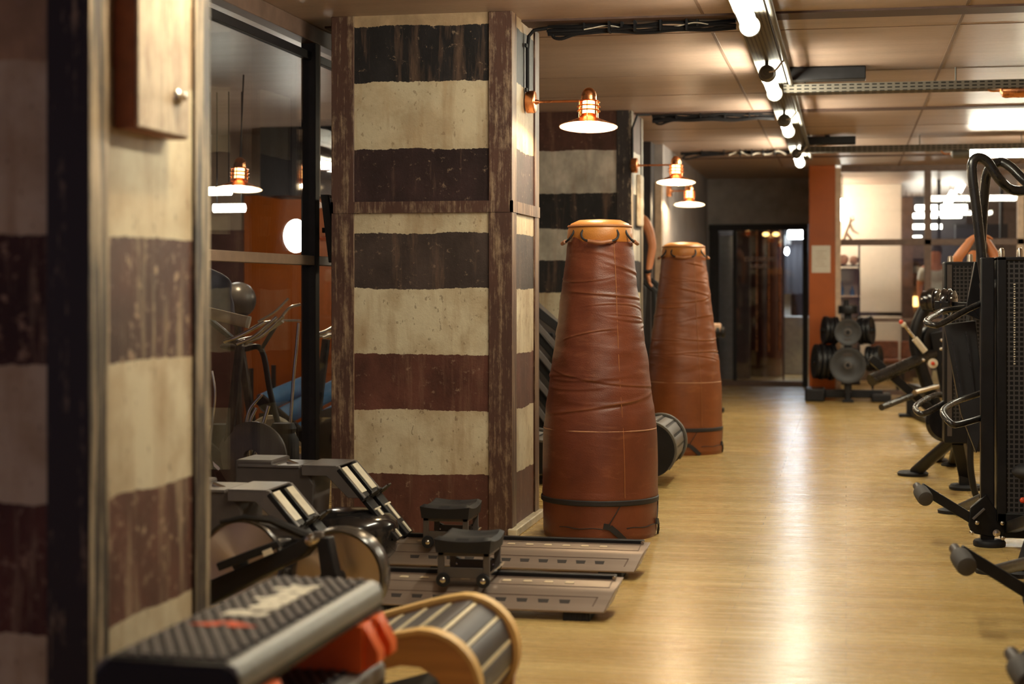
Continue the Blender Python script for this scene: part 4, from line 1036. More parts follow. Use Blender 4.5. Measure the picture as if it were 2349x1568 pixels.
MB().box((P(470, 1300, 6.2).x, bz.y-.02, 0), (P(860, 1300, 6.2).x, bz.y+.22, .06)).build('base_frame', 'black', fb, .01)
MB().bar((c2.x, c2.y+.06, .05), (c2.x, c2.y+.06, c2.z), .05, .03).build('support', 'black', fb)
MB().bar((c1.x, c1.y+.05, .05), (c1.x, c1.y+.05, c1.z), .05, .03).build('support', 'black', fb)
# ================================================================== ROOM BEHIND THE LEFT GLASS
def spin_bike(o, label, handle):
    t = thing('spin_bike', (o.x, o.y, 0), label, 'exercise bike', 'bikes behind the left glass')
    X, Y = o.x, o.y
    def b(pts, r, name, mat, n=10): return MB().tube(pts, r, n).build(name, mat, t)
    MB().bar((X-.45, Y-.2, .03), (X-.45, Y+.2, .03), .07, .06).build('floor_bar', 'black', t, .01)
    MB().bar((X+.5, Y-.2, .03), (X+.5, Y+.2, .03), .07, .06).build('floor_bar', 'black', t, .01)
    MB().bar((X-.45, Y, .06), (X+.1, Y, .42), .06, .09).build('frame', 'black', t, .01)
    MB().bar((X+.5, Y, .06), (X-.2, Y, .62), .05, .08).build('frame', 'black', t, .01)
    MB().lathe([(.05, -.03), (.20, -.025), (.225, -.012), (.225, .012), (.20, .025), (.05, .03)], (X+.38, Y, .34), (0, 1, 0), 36).build('flywheel', 'greysilver', t)
    MB().bar((X+.22, Y, .40), (X+.30, Y, 1.04), .05, .05).build('handle_post', 'black', t, .006)
    MB().bar((X-.25, Y, .45), (X-.33, Y, .95), .05, .05).build('seat_post', 'black', t, .006)
    MB().ball((X-.35, Y, .985), (.14, .085, .035)).build('saddle', 'rubber', t)
    for s in (-1, 1):
        b(spline([(X+.26, Y, 1.06), (X+.26, Y+s*.16, 1.07), (X+.36, Y+s*.20, 1.10), (X+.52, Y+s*.17, 1.19)], 5), .013, 'handlebar', 'chrome')
        b(spline([(X+.30, Y+s*.06, 1.05), (X+.42, Y+s*.07, 1.10), (X+.56, Y+s*.06, 1.22)], 5), .012, 'handlebar', 'chrome')
    for s in (-1, 1):
        MB().bar((X, Y+s*.1, .36), (X+.12*s, Y+s*.12, .25), .02, .03).build('crank', 'chrome', t)
        MB().cbox((X+.12*s, Y+s*.17, .24), (.09, .08, .03)).build('pedal', 'black', t, .004)
    if handle: pass
    return t
sb1 = at(655, 1050, 11.7); spin_bike(sb1, 'black spin bike with chrome handlebars directly behind the dark window post', False)
sb2 = at(448, 1000, 10.45)
t2 = spin_bike(sb2, 'spin bike behind the glass, mostly hidden by the foreground pillar, with a pale grip', True)
ga = at(455, 712, 10.2); gb = at(566, 738, 10.2)
gr = MB(); gr.tube([ga, gb], .036, 16); gr = gr.build('grip', 'beigewall', t2); 
MB().tube([gb, gb+(gb-ga).normalized()*.02], .037, 16).build('grip_end', 'creamplate', gr)
MB().tube([ga, Vector((t2.location.x+.3, t2.location.y, 1.04))], .02, 8).build('handle_stem', 'black', t2)
# silver upright tubes of a cross trainer, leaning among the bikes
def trainer(o, label):
    t = thing('cross_trainer', (o.x, o.y, 0), label, 'cross trainer')
    D = 11.0
    def T(pts, r, mat='chrome', name='silver_tube'): return MB().tube(spline([at(x, y, d) for x, y, d in pts], 5), r, 10).build(name, mat, t)
    T([(685, 740, D), (680, 800, D), (674, 860, D), (666, 975, D)], .011, name='swing_arm')
    T([(616, 930, D-.1), (600, 985, D-.1), (584, 1040, D-.1), (570, 1078, D-.1)], .014, name='link_arm')
    T([(600, 905, D), (572, 940, D), (562, 985, D), (560, 1010, D)], .012, name='guard_hoop')
    T([(588, 935, D), (572, 975, D), (570, 1060, D)], .011, name='guard_hoop')
    T([(592, 738, D), (630, 715, D), (662, 684, D)], .009, name='handlebar')
    T([(640, 735, D+.1), (664, 706, D+.1), (690, 698, D+.1)], .010, name='handlebar')
    T([(598, 740, D+.1), (640, 735, D+.1), (690, 735, D+.1)], .009, name='handlebar')
    T([(560, 800, D+.1), (600, 802, D+.1), (620, 900, D+.1), (640, 980, D+.1)], .02, 'black', 'mast')
    T([(640, 735, D+.1), (600, 800, D+.1)], .014, 'black', 'mast')
    q = at(622, 1010, D+.15)
    MB().lathe([(0, -.05), (.15, -.05), (.17, -.03), (.17, .03), (.15, .05), (0, .05)], (q.x, q.y, q.z), (.5, -1, 0), 32).build('flywheel_guard', 'creamplate', t)
    q = at(650, 1028, D-.25)
    MB().lathe([(.0, .17), (.07, .165), (.085, .13), (.075, .10), (.10, .06), (.105, -.15), (.09, -.28), (0, -.28)], (q.x, q.y, q.z), (0, 0, 1), 20).build('motor_cover', 'rubber', t)
    q2 = at(510, 1030, D-.2)
    MB().lathe([(.0, .17), (.07, .165), (.09, .10), (.10, .06), (.105, -.28), (0, -.28)], (q2.x, q2.y, q2.z), (0, 0, 1), 20).build('motor_cover', 'rubber', t)
    MB().box((min(q.x, q2.x)-.1, q.y-.12, 0), (max(q.x, q2.x)+.12, q.y+.35, max(.05, q.z-.27))).build('base', 'black', t, .02)
    return t
for pts, m_ in (([(486, 850, 10.3), (493, 900, 10.3), (488, 960, 10.3), (480, 1040, 10.3)], 'chrome'), ([(480, 1040, 10.3), (500, 1120, 10.35)], 'black')):
    MB().tube(spline([at(*p) for p in pts], 5), .009, 8).build('silver_rod', m_, t2)
trainer(at(600, 1050, 10.9), 'cross trainer with bright silver tubes behind the left glass')
# blue rolled mats on a low rack
rk = at(700, 960, 13.0); rt = thing('mat_rack', (rk.x, rk.y, 0), 'low dark rack of blue mats behind the left glass', 'rack')
a = at(590, 990, 13.2); c = at(790, 990, 13.2)
zr = at(600, 985, 13.2).z
MB().box((a.x, a.y-.25, zr-.35), (c.x+.1, a.y+.35, zr-.31)).build('shelf', 'black', rt, .005)
for x in (a.x+.03, c.x+.06):
    for y in (-.22, .3): MB().bar((x, a.y+y, 0), (x, a.y+y, zr+.5), .03, .03).build('upright', 'black', rt)
MB().box((a.x, a.y-.25, .0), (c.x+.1, a.y+.35, .05)).build('base', 'black', rt)
for i, ((x0, y0), (x1, y1), r) in enumerate([((600, 925), (735, 868), .075), ((640, 960), (790, 880), .075), ((670, 1000), (800, 930), .07)]):
    p = at(x0, y0, 13.0); q = at(x1, y1, 13.3)
    o = MB().cyl(p, q, r, n=24).build('foam_roller', 'blue'); recentre(o, (p+q)/2)
    tag(o, ['blue foam roll at the back of the rack behind the left glass', 'blue foam roll in the middle of the rack behind the left glass', 'lowest blue foam roll of the rack behind the left glass'][i], 'foam roller', 'blue foam rolls')
    MB().bar(p-Vector((0, 0, r)), (p.x, p.y, max(0.04, zr-.33)), .03, .03).build('cradle', 'black', rt)
    MB().bar(q-Vector((0, 0, r)), (q.x, q.y, max(0.04, zr-.33)), .03, .03).build('cradle', 'black', rt)
# large grey ball and blue cloth above the bikes
q = at(546, 688, 12.3); o = MB().ball(q, .135, 28, 18).build('exercise_ball', 'greyball'); recentre(o, q); tag(o, 'dark grey exercise ball behind the left glass, below the window rail', 'exercise ball')
ps = thing('ball_stand', (q.x, q.y, 0), 'slim dark stand under the grey exercise ball behind the left glass', 'stand')
MB().lathe([(.0, 0), (.2, 0), (.2, .02), (.03, .05), (.025, q.z-.2), (.10, q.z-.118), (.08, q.z-.12), (0, q.z-.2)], (q.x, q.y, 0), n=24).build('pedestal', 'black', ps)
# blue grey cloth hanging from a stand at the far left of the opening
p = at(478, 612, 11.4); tw = MB(); n = 14
v = []; f = []
for j in range(13):
    for i in range(n+1):
        u = i/n
        v.append((p.x-.14+.30*u+.05*(j/12)*u, p.y+.03*math.sin(u*9+j*.25)+.01*math.sin(j), p.z+.02*math.sin(u*3)-j*.028-.10*u*u*(1-j/12)))
for j in range(12): f += [(j*(n+1)+i, j*(n+1)+i+1, (j+1)*(n+1)+i+1, (j+1)*(n+1)+i) for i in range(n)]
tw.add(v, f); o = tw.build('hanging_cloth', 'bluegrey'); so = o.modifiers.new('solid', 'SOLIDIFY'); so.thickness = .012; recentre(o, p); tag(o, 'blue grey cloth hanging behind the left glass just under the rail', 'cloth')
hs = thing('clothes_stand', (p.x, p.y, 0), 'thin dark stand carrying the blue grey cloth behind the left glass', 'stand')
MB().tube([(p.x-.03, p.y+.0, 0.02), (p.x-.03, p.y, p.z+.0), (p.x-.18, p.y, p.z+.012)], .012, 8).build('pole', 'black', hs)
MB().lathe([(0, 0), (.16, 0), (.16, .02), (.02, .03)], (p.x-.03, p.y, 0), n=20).build('foot', 'black', hs)
# globe lamp on the orange wall and two ceiling tubes of that room
q = at(679, 541, 15.55); t = thing('globe_lamp', q, 'bright white globe lamp against the orange wall behind the left glass', 'lamp')
MB().ball(q, (.115, .10, .155), 24, 16).build('globe', 'globe', t); MB().cyl((q.x, q.y+.09, q.z), (q.x, YL-.055, q.z), .02).build('bracket', 'copper', t)
for (px, py, w_, lab) in ((526, 477, .26, 'short bright tube lamp below the copper lamp behind the left glass'), (503, 438, .20, 'short tilted tube lamp beside the copper lamp behind the left glass')):
    q = at(px, py, 13.2); t = thing('tube_lamp', q, lab, 'lamp', 'tube lamps behind the left glass')
    MB().cyl((q.x-w_/2, q.y, q.z), (q.x+w_/2, q.y, q.z), .034, n=16).build('lit_tube', 'tubefar', t)
    for s in (-.4, .4): MB().cyl((q.x+s*w_, q.y, q.z+.03), (q.x+s*w_, q.y, H), .005, n=6).build('hanging_rod', 'black', t)
# tilted wall screen between the post and the striped pillar
t = thing('wall_screen', at(745, 500, 9.9), 'black wall screen tilted forward between the dark post and the sharp striped pillar', 'screen')
A_ = at(735, 446, 9.72); B_ = at(764, 602, 9.72)
ax = (B_-A_); dep = Vector((-.02, .55, 0))
MB().prism([A_, A_+Vector((.045, .01, .0)), B_+Vector((.02, .01, 0)), B_+Vector((-.028, 0, 0))], dep).build('casing', 'black', t, .004)
MB().prism([A_+Vector((.047, .02, -.02)), A_+Vector((.052, .02, -.02)), B_+Vector((.027, .02, .02)), B_+Vector((.022, .02, .02))], dep*.9).build('display', 'glossblack', t)
m_ = (A_+B_)/2+dep*.5
MB().bar(m_+Vector((-.02, 0, 0)), (XG+.05, m_.y, m_.z), .03, .03).build('bracket', 'black', t)
# ================================================================== RIGHT-HAND MACHINES
def leg_machine(label):
    t = thing('leg_machine', (.753, 9.35, 0), label, 'leg machine', 'black weight machines along the right')
    D = 9.0
    g = lambda x, y, d=D: at(x, y, d)
    def T(pts, r, name, mat='blacksatin', k=5, par=None): return MB().tube(spline([at(*p) if len(p) == 3 else at(p[0], p[1], D) for p in pts], k), r, 12).build(name, mat, par or t)
    X, Y = .753, 9.35
    MB().box((X-.036, Y-.036, .03), (X+.036, Y+.036, 1.565)).build('upright', 'black', t, .006)
    f = MB().lathe([(0, 0), (.083, 0), (.086, .008), (.086, .022), (.080, .032), (.05, .036), (0, .036)], (X+.01, Y-.02, 0), n=36).build('foot_disc', 'rubber', t)
    # weight tower with perforated front
    x0 = atY(2287, 600, Y-.05).x; x1 = x0+.50; zt = 1.567; zb = .135
    tw = MB()
    tw.box((x0, Y-.06, zb), (x0+.05, Y+.24, zt)); tw.box((x1-.05, Y-.06, zb), (x1, Y+.24, zt)); tw.box((x0, Y-.06, zt-.02), (x1, Y+.24, zt)); tw.box((x0, Y-.06, zb), (x1, Y+.24, zb+.05))
    tw.box((x0+.05, Y+.20, zb), (x1-.05, Y+.23, zt)); tw.build('tower_frame', 'black', t, .005)
    pn = MB().box((x0+.05, Y-.05, zb+.03), (x1-.05, Y-.04, zt-.02)).build('perforated_panel', 'perf', t)
    sm = MB(); xs = atY(2327, 700, Y-.05).x
    for i in range(34): sm.cbox((xs, Y-.053, 1.42-.013*i), (.007 if i % 3 else .010, .003, .006))
    sm.build('weight_scale', 'creamplate', pn, label='pale column of weight marks')
    ba = MB().box((x0+.02, Y-.02, .045), (x1+.3, Y+.10, .12)).build('base_beam', 'black', t, .006)
    # curved press arms over the top
    T([(2262, 665, 9.15), (2252, 590, 9.15), (2240, 480, 9.15), (2230, 400, 9.15), (2232, 370, 9.15), (2246, 361, 9.15), (2266, 372, 9.15), (2290, 408, 9.15), (2315, 432, 9.2), (2340, 438, 9.2), (2375, 438, 9.2), (2400, 500, 9.25), (2410, 590, 9.3)], .027, 'press_arm')
    T([(2248, 640, 9.45), (2252, 540, 9.45), (2258, 450, 9.4), (2264, 400, 9.35), (2276, 380, 9.3), (2298, 372, 9.3), (2322, 386, 9.25), (2352, 416, 9.2), (2390, 445, 9.2)], .027, 'press_arm')
    T([(2262, 665, 9.15), (2248, 640, 9.45)], .026, 'arm_joint')
    MB().prism([g(2236, 600, 9.3), g(2262, 600, 9.3), g(2264, 740, 9.3), g(2214, 720, 9.3)], (.0, .05, 0)).build('arm_plate', 'black', t, .004)
    # cam wheels and pulleys left of the upright
    for (x, y, d, r, w) in ((2150, 690, 9.75, .072, .018), (2172, 692, 9.6, .078, .03), (2186, 690, 9.5, .060, .016)):
        c = at(x, y, d); w_ = MB().lathe([(0, -w), (r*.8, -w), (r, -w*.6), (r*.94, 0), (r, w*.6), (r*.8, w), (0, w)], c, (1, -.35, 0), 32).build('cam_wheel', 'glossblack', t)
        for a in (.5, 2.4, 4.4): 
            h = c+Vector((.3*.3, -.9*0, 0))*0+Vector((0, math.cos(a)*r*.55, math.sin(a)*r*.55)); MB().cyl(h+Vector((-w-.006, .0, 0)), h+Vector((w+.006, 0, 0)), .007, n=10).build('bolt', 'bolt', w_)
    MB().bar(g(2150, 700, 9.6), g(2262, 706, 9.3), .05, .05).build('cam_beam', 'black', t, .004)
    # looped side handles
    T([(2262, 690, 9.1), (2215, 712, 8.95), (2160, 742, 8.8), (2142, 745, 8.78), (2126, 740, 8.85), (2128, 733, 8.95), (2150, 720, 9.2), (2165, 712, 9.3), (2212, 706, 9.35)], .0165, 'handle')
    T([(2262, 955, 9.1), (2225, 966, 8.95), (2192, 974, 8.85), (2178, 968, 8.85), (2164, 950, 8.95), (2166, 938, 9.05), (2185, 925, 9.2), (2212, 914, 9.3), (2255, 900, 9.35)], .0175, 'handle')
    MB().bar(g(2235, 700, 9.3), g(2262, 735, 9.3), .04, .04).build('handle_bracket', 'black', t)
    # leaning carriage behind the upright
    MB().prism([g(2166, 745, 9.7), g(2238, 735, 9.6), g(2262, 960, 9.5), g(2240, 1040, 9.5), g(2205, 950, 9.6)], (.0, .12, 0)).build('carriage', 'black', t, .006)
    for (x0_, y0_, x1_, y1_) in ((2182, 770, 2205, 900), (2216, 760, 2236, 905)): MB().bar(g(x0_, y0_, 9.58), g(x1_, y1_, 9.54), .006, .006).build('carriage_edge', 'blacksatin', t)
    # lever low down, reaching into the aisle with a foam roller
    lv = MB().bar(g(2240, 1196, 9.0), g(2112, 1117, 9.02), .034, .052, up=(.3, 0, 1)).build('lever_arm', 'black', t, .004)
    r0 = g(2103, 1114, 9.08); dr = Vector((.045, -.19, -.055))
    MB().cyl(r0, r0+dr*.42, .022, n=20).build('roller_sleeve', 'greyplastic', lv)
    MB().lathe([(.022, .0), (.034, .004), (.041, .016), (.043, .05), (.043, .10), (.040, .118), (.030, .122), (0, .122)], r0+dr*.32, dr, 28).build('foam_roller', 'foam', lv)
    lk = MB(); lk.prism([g(2226, 1165, 8.97), g(2262, 1134, 8.97), g(2290, 1175, 8.97), g(2312, 1196, 8.97), g(2304, 1226, 8.97), g(2280, 1232, 8.97), g(2228, 1222, 8.97), g(2222, 1205, 8.97)], (0, .05, 0)); lk.build('link_bracket', 'black', t, .004)
    for x, y in ((2241, 1198), (2229, 1221), (2299, 1199), (2286, 1222), (2300, 1233)):
        MB().lathe([(0, -.018), (.011, -.014), (.0135, 0)], g(x, y, 8.945), (0, 1, 0), 14).build('bolt', 'bolt', t)
    MB().lathe([(0, -.018), (.010, -.016), (.010, -.006), (.020, -.005), (.020, 0)], g(2286, 1222, 8.94), (0, 1, 0), 20).build('washer', 'bolt', t)
    MB().bar(g(2232, 1190, 8.95), g(2258, 1166, 8.95), .02, .008).build('link_tab', 'greysilver', t)
    # rear stay and its foot
    T([(2258, 1140, 9.4), (2215, 1160, 10.0), (2178, 1176, 10.4)], .030, 'rear_stay', 'black')
    p = fl(2180, 1176); MB().lathe([(0, 0), (.075, 0), (.078, .02), (.05, .03), (0, .03)], (p.x, p.y, 0), n=28).build('foot_disc', 'rubber', t)
    # front stay and foot near the camera
    p = fl(2346, 1322); MB().lathe([(0, 0), (.072, 0), (.075, .02), (.05, .03), (0, .03)], (p.x, p.y, 0), n=28).build('foot_disc', 'rubber', t)
    MB().bar((p.x, p.y, .02), (p.x+.10, p.y+.1, .30), .06, .06).build('front_stay', 'black', t, .005)
    MB().bar((p.x+.10, p.y+.1, .28), (X+.12, Y, .10), .06, .06).build('front_stay', 'black', t, .005)
    # padded seat and red pin
    sp_ = at(2352, 1082, 8.75)
    v = MB(); v.ball((sp_.x+.10, sp_.y, sp_.z), (.17, .20, .055), 28, 16); v.build('seat_pad', 'rubber', t, smooth=80)
    MB().bar((sp_.x+.1, sp_.y+.05, sp_.z-.04), (X+.25, Y, .12), .06, .06).build('seat_post', 'black', t, .006)
    MB().ball(at(2346, 1147, 8.85), .016, 16, 10).build('pin_knob', 'redknob', t, label='red knob')
    MB().cyl(at(2346, 1147, 8.85), at(2352, 1147, 9.25), .006).build('pin_shaft', 'bolt', t)
    # top guides
    for x in (2298, 2340): MB().lathe([(0, .06), (.012, .055), (.017, .04), (.017, 0)], (atY(x, 590, Y).x, Y+.02, 1.56), n=16).build('top_guide', 'bolt', t)
    return t
m3 = leg_machine('black weight machine with perforated tower, its foam roller second from the camera side')
m3['label'] = 'black weight machine with tall perforated tower and curved arms at the right edge'
SKIP = ('handle', 'carriage', 'carriage_edge', 'press_arm', 'cam_wheel', 'arm_plate', 'cam_beam', 'arm_joint', 'handle_bracket')
dup(m3, (.753+.062, 9.35-2.2, 0), 'black weight machine whose large foam roller lever enters from the right edge', skip=SKIP)
dup(m3, (.753+.100, 9.35-4.22, 0), 'nearest black weight machine, only its foam roller in the bottom right corner', skip=SKIP)
# second tower machine behind
def tower_machine():
    t = thing('weight_machine', (.80, 11.75, 0), 'black weight machine with a lower tower behind the perforated one', 'weight machine', 'black weight machines along the right')
    D = 11.5
    g = lambda x, y, d=D: at(x, y, d)
    def T(pts, r, name, mat='blacksatin'): return MB().tube(spline([at(*p) if len(p) == 3 else at(p[0], p[1], D) for p in pts], 5), r, 12).build(name, mat, t)
    p = fl(2215, 1122); x, y = p.x, p.y
    MB().box((x-.045, y-.045, .02), (x+.045, y+.045, 1.35)).build('upright', 'black', t, .006)
    MB().lathe([(0, 0), (.11, 0), (.114, .02), (.10, .036), (0, .036)], (x, y, 0), n=32).build('foot_disc', 'rubber', t)
    a = g(2166, 600, 11.2); b_ = g(2242, 600, 11.2)
    MB().box((a.x, a.y, .35), (b_.x+.08, a.y+.25, a.z)).build('tower', 'black', t, .008)
    MB().box((a.x+.02, a.y-.008, .4), (a.x+.05, a.y, a.z-.02)).build('tower_edge', 'greyplastic', t)
    MB().box((a.x+.06, a.y-.006, .5), (b_.x+.02, a.y, a.z-.03)).build('perforated_panel', 'perf', t)
    MB().bar((a.x+.1, a.y+.12, .36), (x, y, .10), .08, .08).build('base_beam', 'black', t, .006)
    T([(2215, 985, 11.7), (2160, 1030, 12.0), (2100, 1082, 12.35)], .044, 'stay', 'black')
    q = fl(2094, 1090); MB().lathe([(0, 0), (.11, 0), (.115, .02), (.10, .032), (0, .032)], (q.x, q.y, 0), n=32).build('foot_disc', 'rubber', t)
    T([(2212, 893, 11.5), (2170, 922, 11.3), (2128, 945, 11.15), (2110, 948, 11.15), (2100, 938, 11.3), (2104, 928, 11.4), (2130, 912, 11.6)], .020, 'handle', 'blacksatin')
    T([(2130, 912, 11.6), (2160, 905, 11.7), (2215, 930, 11.7)], .02, 'handle')
    # curved stay and wheel low down
    T([(2228, 985, 11.0), (2226, 1060, 11.0), (2232, 1110, 11.0), (2240, 1140, 11.0)], .022, 'curved_bar', 'black')
    c = g(2168, 968, 11.8); MB().lathe([(0, -.03), (.12, -.03), (.14, -.01), (.14, .01), (.12, .03), (0, .03)], c, (.2, -1, .1), 32).build('wheel', 'glossblack', t)
    MB().bar(c, (x, y, c.z), .05, .05).build('wheel_arm', 'black', t)
    for x_, y_ in ((2150, 1050), (2185, 1060)):
        q = fl(x_, y_+8); MB().lathe([(0, 0), (.085, 0), (.09, .015), (.07, .028), (0, .03)], (q.x, q.y, 0), n=24).build('foot_disc', 'rubber', t)
        MB().bar((q.x, q.y, .02), (x, y+.1, .55), .06, .06).build('stay', 'black', t, .005)
    T([(2236, 660, 11.0), (2228, 700, 11.0), (2222, 740, 11.0)], .02, 'guide_bar', 'blacksatin')
    # small things on the tower top
    for xx, zz in ((2180, 596), (2225, 592)):
        c = g(xx, zz, 11.3); MB().lathe([(0, .03), (.018, .025), (.022, -.03)], c, n=14).build('top_knob', 'bolt', t)
    return t
tower_machine()
# plate loaded lever machine farther back
def lever_machine():
    D = 15.5
    o = fl(2092, 955); t = thing('lever_machine', (o.x, o.y, 0), 'black lever machine with slanting bars and an orange tipped pin, right of the weight tree', 'weight machine', 'black weight machines along the right')
    def g(x, y, d=D): return at(x, y, d)
    def B(x0, y0, x1, y1, w, name, mat='black', d0=D, d1=D): return MB().bar(g(x0, y0, d0), g(x1, y1, d1), w, w).build(name, mat, t, .006)
    def C(x0, y0, x1, y1, r, name, mat='blacksatin', d0=D, d1=D): return MB().cyl(g(x0, y0, d0), g(x1, y1, d1), r, n=16).build(name, mat, t)
    B(1996, 820, 2200, 995, .075, 'slanting_bar')
    B(1996, 820, 1990, 838, .03, 'bar_end')
    C(1998, 872, 2148, 808, .058, 'lever_tube', 'blacksatin', 15.3, 15.7)
    C(2022, 934, 2104, 902, .030, 'peg', 'blacksatin', 15.0, 15.5)
    C(2122, 806, 2098, 776, .030, 'pin_sleeve', 'creamplate'); C(2098, 776, 2075, 745, .014, 'pin_rod', 'bolt')
    MB().ball(g(2073, 744), .026, 14, 10).build('pin_collar', 'creamplate', t); MB().ball(g(2067, 738), .022, 14, 10).build('pin_tip', 'redknob', t, label='orange red tip')
    MB().box((o.x-.06, o.y-.06, .02), (o.x+.06, o.y+.06, g(2092, 880, 18.3).z)).build('post', 'black', t, .008)
    MB().box((o.x-.14, o.y-.12, 0), (o.x+.14, o.y+.12, .03)).build('base_plate', 'black', t, .006)
    MB().bar((o.x, o.y, g(2092, 885, 18.3).z), g(2130, 900, 15.8), .09, .09).build('spine', 'black', t, .006)
    # tall curved mast and wheels at the top
    MB().tube(spline([g(2160, 960, 15.6), g(2122, 870, 15.6), g(2100, 790, 15.6), g(2106, 740, 15.6), g(2128, 700, 15.6), g(2150, 680, 15.6)], 5), .06, 12).build('mast', 'black', t)
    for x, y, r in ((2140, 688, .11), (2126, 690, .09)): MB().lathe([(0, -.03), (r, -.03), (r*1.05, 0), (r, .03), (0, .03)], g(x, y, 15.4), (1, -.5, 0), 28).build('cam_wheel', 'glossblack', t)
    MB().lathe([(0, -.03), (.14, -.03), (.15, 0), (.14, .03), (0, .03)], g(2136, 780, 15.7), (1, -.8, 0), 28).build('plate', 'plateblack', t)
    MB().lathe([(0, -.012), (.022, -.012), (.045, -.008), (.045, 0)], g(2140, 833, 15.25), (0, 1, 0), 24).build('round_cap', 'creamplate', t)
    MB().ball(g(2140, 833, 15.23), .018, 12, 8).build('cap_centre', 'redknob', t)
    for (x, y) in ((2160, 780), (2158, 800), (2164, 835), (2170, 870), (2118, 826), (2165, 888)): MB().ball(g(x, y, 15.3), .016, 10, 8).build('bolt', 'bolt', t)
    B(2152, 760, 2190, 960, .16, 'column', 'black', 15.7, 15.7)
    MB().box((g(2190, 960, 15.7).x-.1, g(2190, 960, 15.7).y-.4, 0), (g(2190, 960, 15.7).x+.3, g(2190, 960, 15.7).y+.3, .06)).build('base_plate', 'black', t, .01)
    B(2190, 955, 2200, 1010, .12, 'column', 'black', 15.7, 15.7)
    MB().bar((g(2190, 960, 15.7).x, g(2190, 960, 15.7).y, .04), (o.x, o.y, .04), .07, .05).build('floor_bar', 'black', t)
    C(2098, 900, 2150, 886, .025, 'chrome_rod', 'bolt', 15.2, 15.5)
    return t
lever_machine()
# ================================================================== WEIGHT TREE AND ITS PLATES
wo = fl(1945, 922)
wt = thing('weight_tree', (wo.x, wo.y, 0), 'black weight plate tree standing in front of the orange pillar and windows', 'weight tree')
X, Y = wo.x, wo.y; k = 20.15/F   # metres per pixel there
def zz(y): return EYE-(y-HZ)*k
MB().bar((X, Y+.25, .03), (X, Y+.25, zz(703)), .09, .09).build('post', 'black', wt, .01)
MB().box((X-.42, Y+.18, .04), (X+.42, Y+.32, .14)).build('base_bar', 'black', wt, .01)
for sx in (-1, 1): MB().box((X+sx*.40-.12, Y+.0, 0), (X+sx*.40+.12, Y+.5, .10+.06*(sx < 0))).build('base_foot', 'black', wt, .02)
MB().bar((X, Y+.25, .08), (X, Y-.02, .08), .08, .09).build('front_foot', 'black', wt, .01)
MB().box((X-.07, Y-.10, 0), (X+.07, Y+.03, .035)).build('front_foot', 'black', wt, .006)
MB().bar((X, Y-.03, .03), (X, Y-.03, zz(860)), .06, .06).build('front_post', 'black', wt, .005)
MB().cyl((X-.02, Y+.25, zz(703)), (X-.02, Y+.25, zz(688)), .03).build('top_peg', 'black', wt)
pegs = {}
for nm, x0, z in (('upper', 0, zz(763)), ('lower', 0, zz(838))):
    MB().cyl((X, Y+.25, z), (X, Y-.115, z), .024).build('peg', 'black', wt)
    for sx in (-1, 1):
        MB().cyl((X, Y+.25, z+.0), (X+sx*(.335 if nm == 'upper' else .43), Y+.17, z+.025), .024).build('peg', 'black', wt)
def plate(c, ax, R, w, label, mat='plateblack', detail=True, group='weight plates on the tree'):
    ax = Vector(ax).normalized(); c = Vector(c)
    t = thing('weight_plate', c, label, 'weight plate', group)
    MB().lathe([(.026, -w*.5), (R*.22, -w*.5), (R*.26, -w*.32), (R*.74, -w*.32), (R*.80, -w*.5), (R*.97, -w*.5), (R, -w*.35), (R, w*.35), (R*.97, w*.5), (R*.80, w*.5), (R*.74, w*.32), (R*.26, w*.32), (R*.22, w*.5), (.026, w*.5)], c, ax, 48, closed=True).build('disc', mat, t, smooth=50)
    if detail:
        a, b, _ = frame(ax)
        for s in (-1, 1):
            up = Vector((0, 0, 1))*s
            gp = MB(); P = []
            for i in range(9):
                th = -.42+.84*i/8; P.append(c-ax*(-w*.0)+(a*math.sin(th)+Vector((0, 0, s*math.cos(th))))*R*.70)
            for i in range(8, -1, -1):
                th = -.42+.84*i/8; P.append(c+(a*math.sin(th)+Vector((0, 0, s*math.cos(th))))*R*.50)
            gp.prism([p-ax*w*.36 for p in P], ax*w*.72); gp.build('grip_slot', 'aludark', t)
        MB().lathe([(.026, -w*.62), (.044, -w*.6), (.048, -w*.45), (.026, -w*.45)], c, ax, 24, closed=True).build('hub_ring', 'greyplastic', t)
    return t
front = (0.05, 1, -.02)
plate((X, Y-.08, zz(762)), front, .165, .05, 'small round grey plate facing the camera on the upper front peg', 'plate')
plate((X, Y-.10, zz(838)), front, .222, .055, 'large round grey plate facing the camera on the lower front peg', 'plate')
def side_stack(sx, z, R, n, names, x0=.16, w=.05):
    for i in range(n):
        x = X+sx*(x0+i*(w+.006)); 
        fr = (i+.5)/n
        plate((x, Y+.25-.24*((x-X)*sx/.46)*.5, z+.03*((x-X)*sx)/.46), (sx*1, -.24*.5/.46*1.0, .06), R-.01*(i % 2), w, names[i], 'plateblack', False)
side_stack(-1, zz(762), .175, 3, ['innermost black plate on the upper left peg of the weight tree', 'middle black plate on the upper left peg of the weight tree', 'outermost black plate on the upper left peg of the weight tree'])
side_stack(1, zz(762), .175, 3, ['innermost black plate on the upper right peg of the weight tree', 'middle black plate on the upper right peg of the weight tree', 'outermost black plate on the upper right peg of the weight tree'])
side_stack(-1, zz(836), .225, 4, ['innermost large black plate on the lower left peg', 'second large black plate out on the lower left peg', 'third large black plate out on the lower left peg', 'outermost large black plate on the lower left peg'], .20, .055)
side_stack(1, zz(828), .16, 3, ['innermost plate on the lower right peg of the weight tree', 'middle plate on the lower right peg of the weight tree', 'outermost plate on the lower right peg of the weight tree'], .26, .05)
plate((X, Y+.25, zz(711)), (0, 0, 1), .12, .10, 'thick black block plate stacked flat on top of the weight tree', 'plateblack', False)
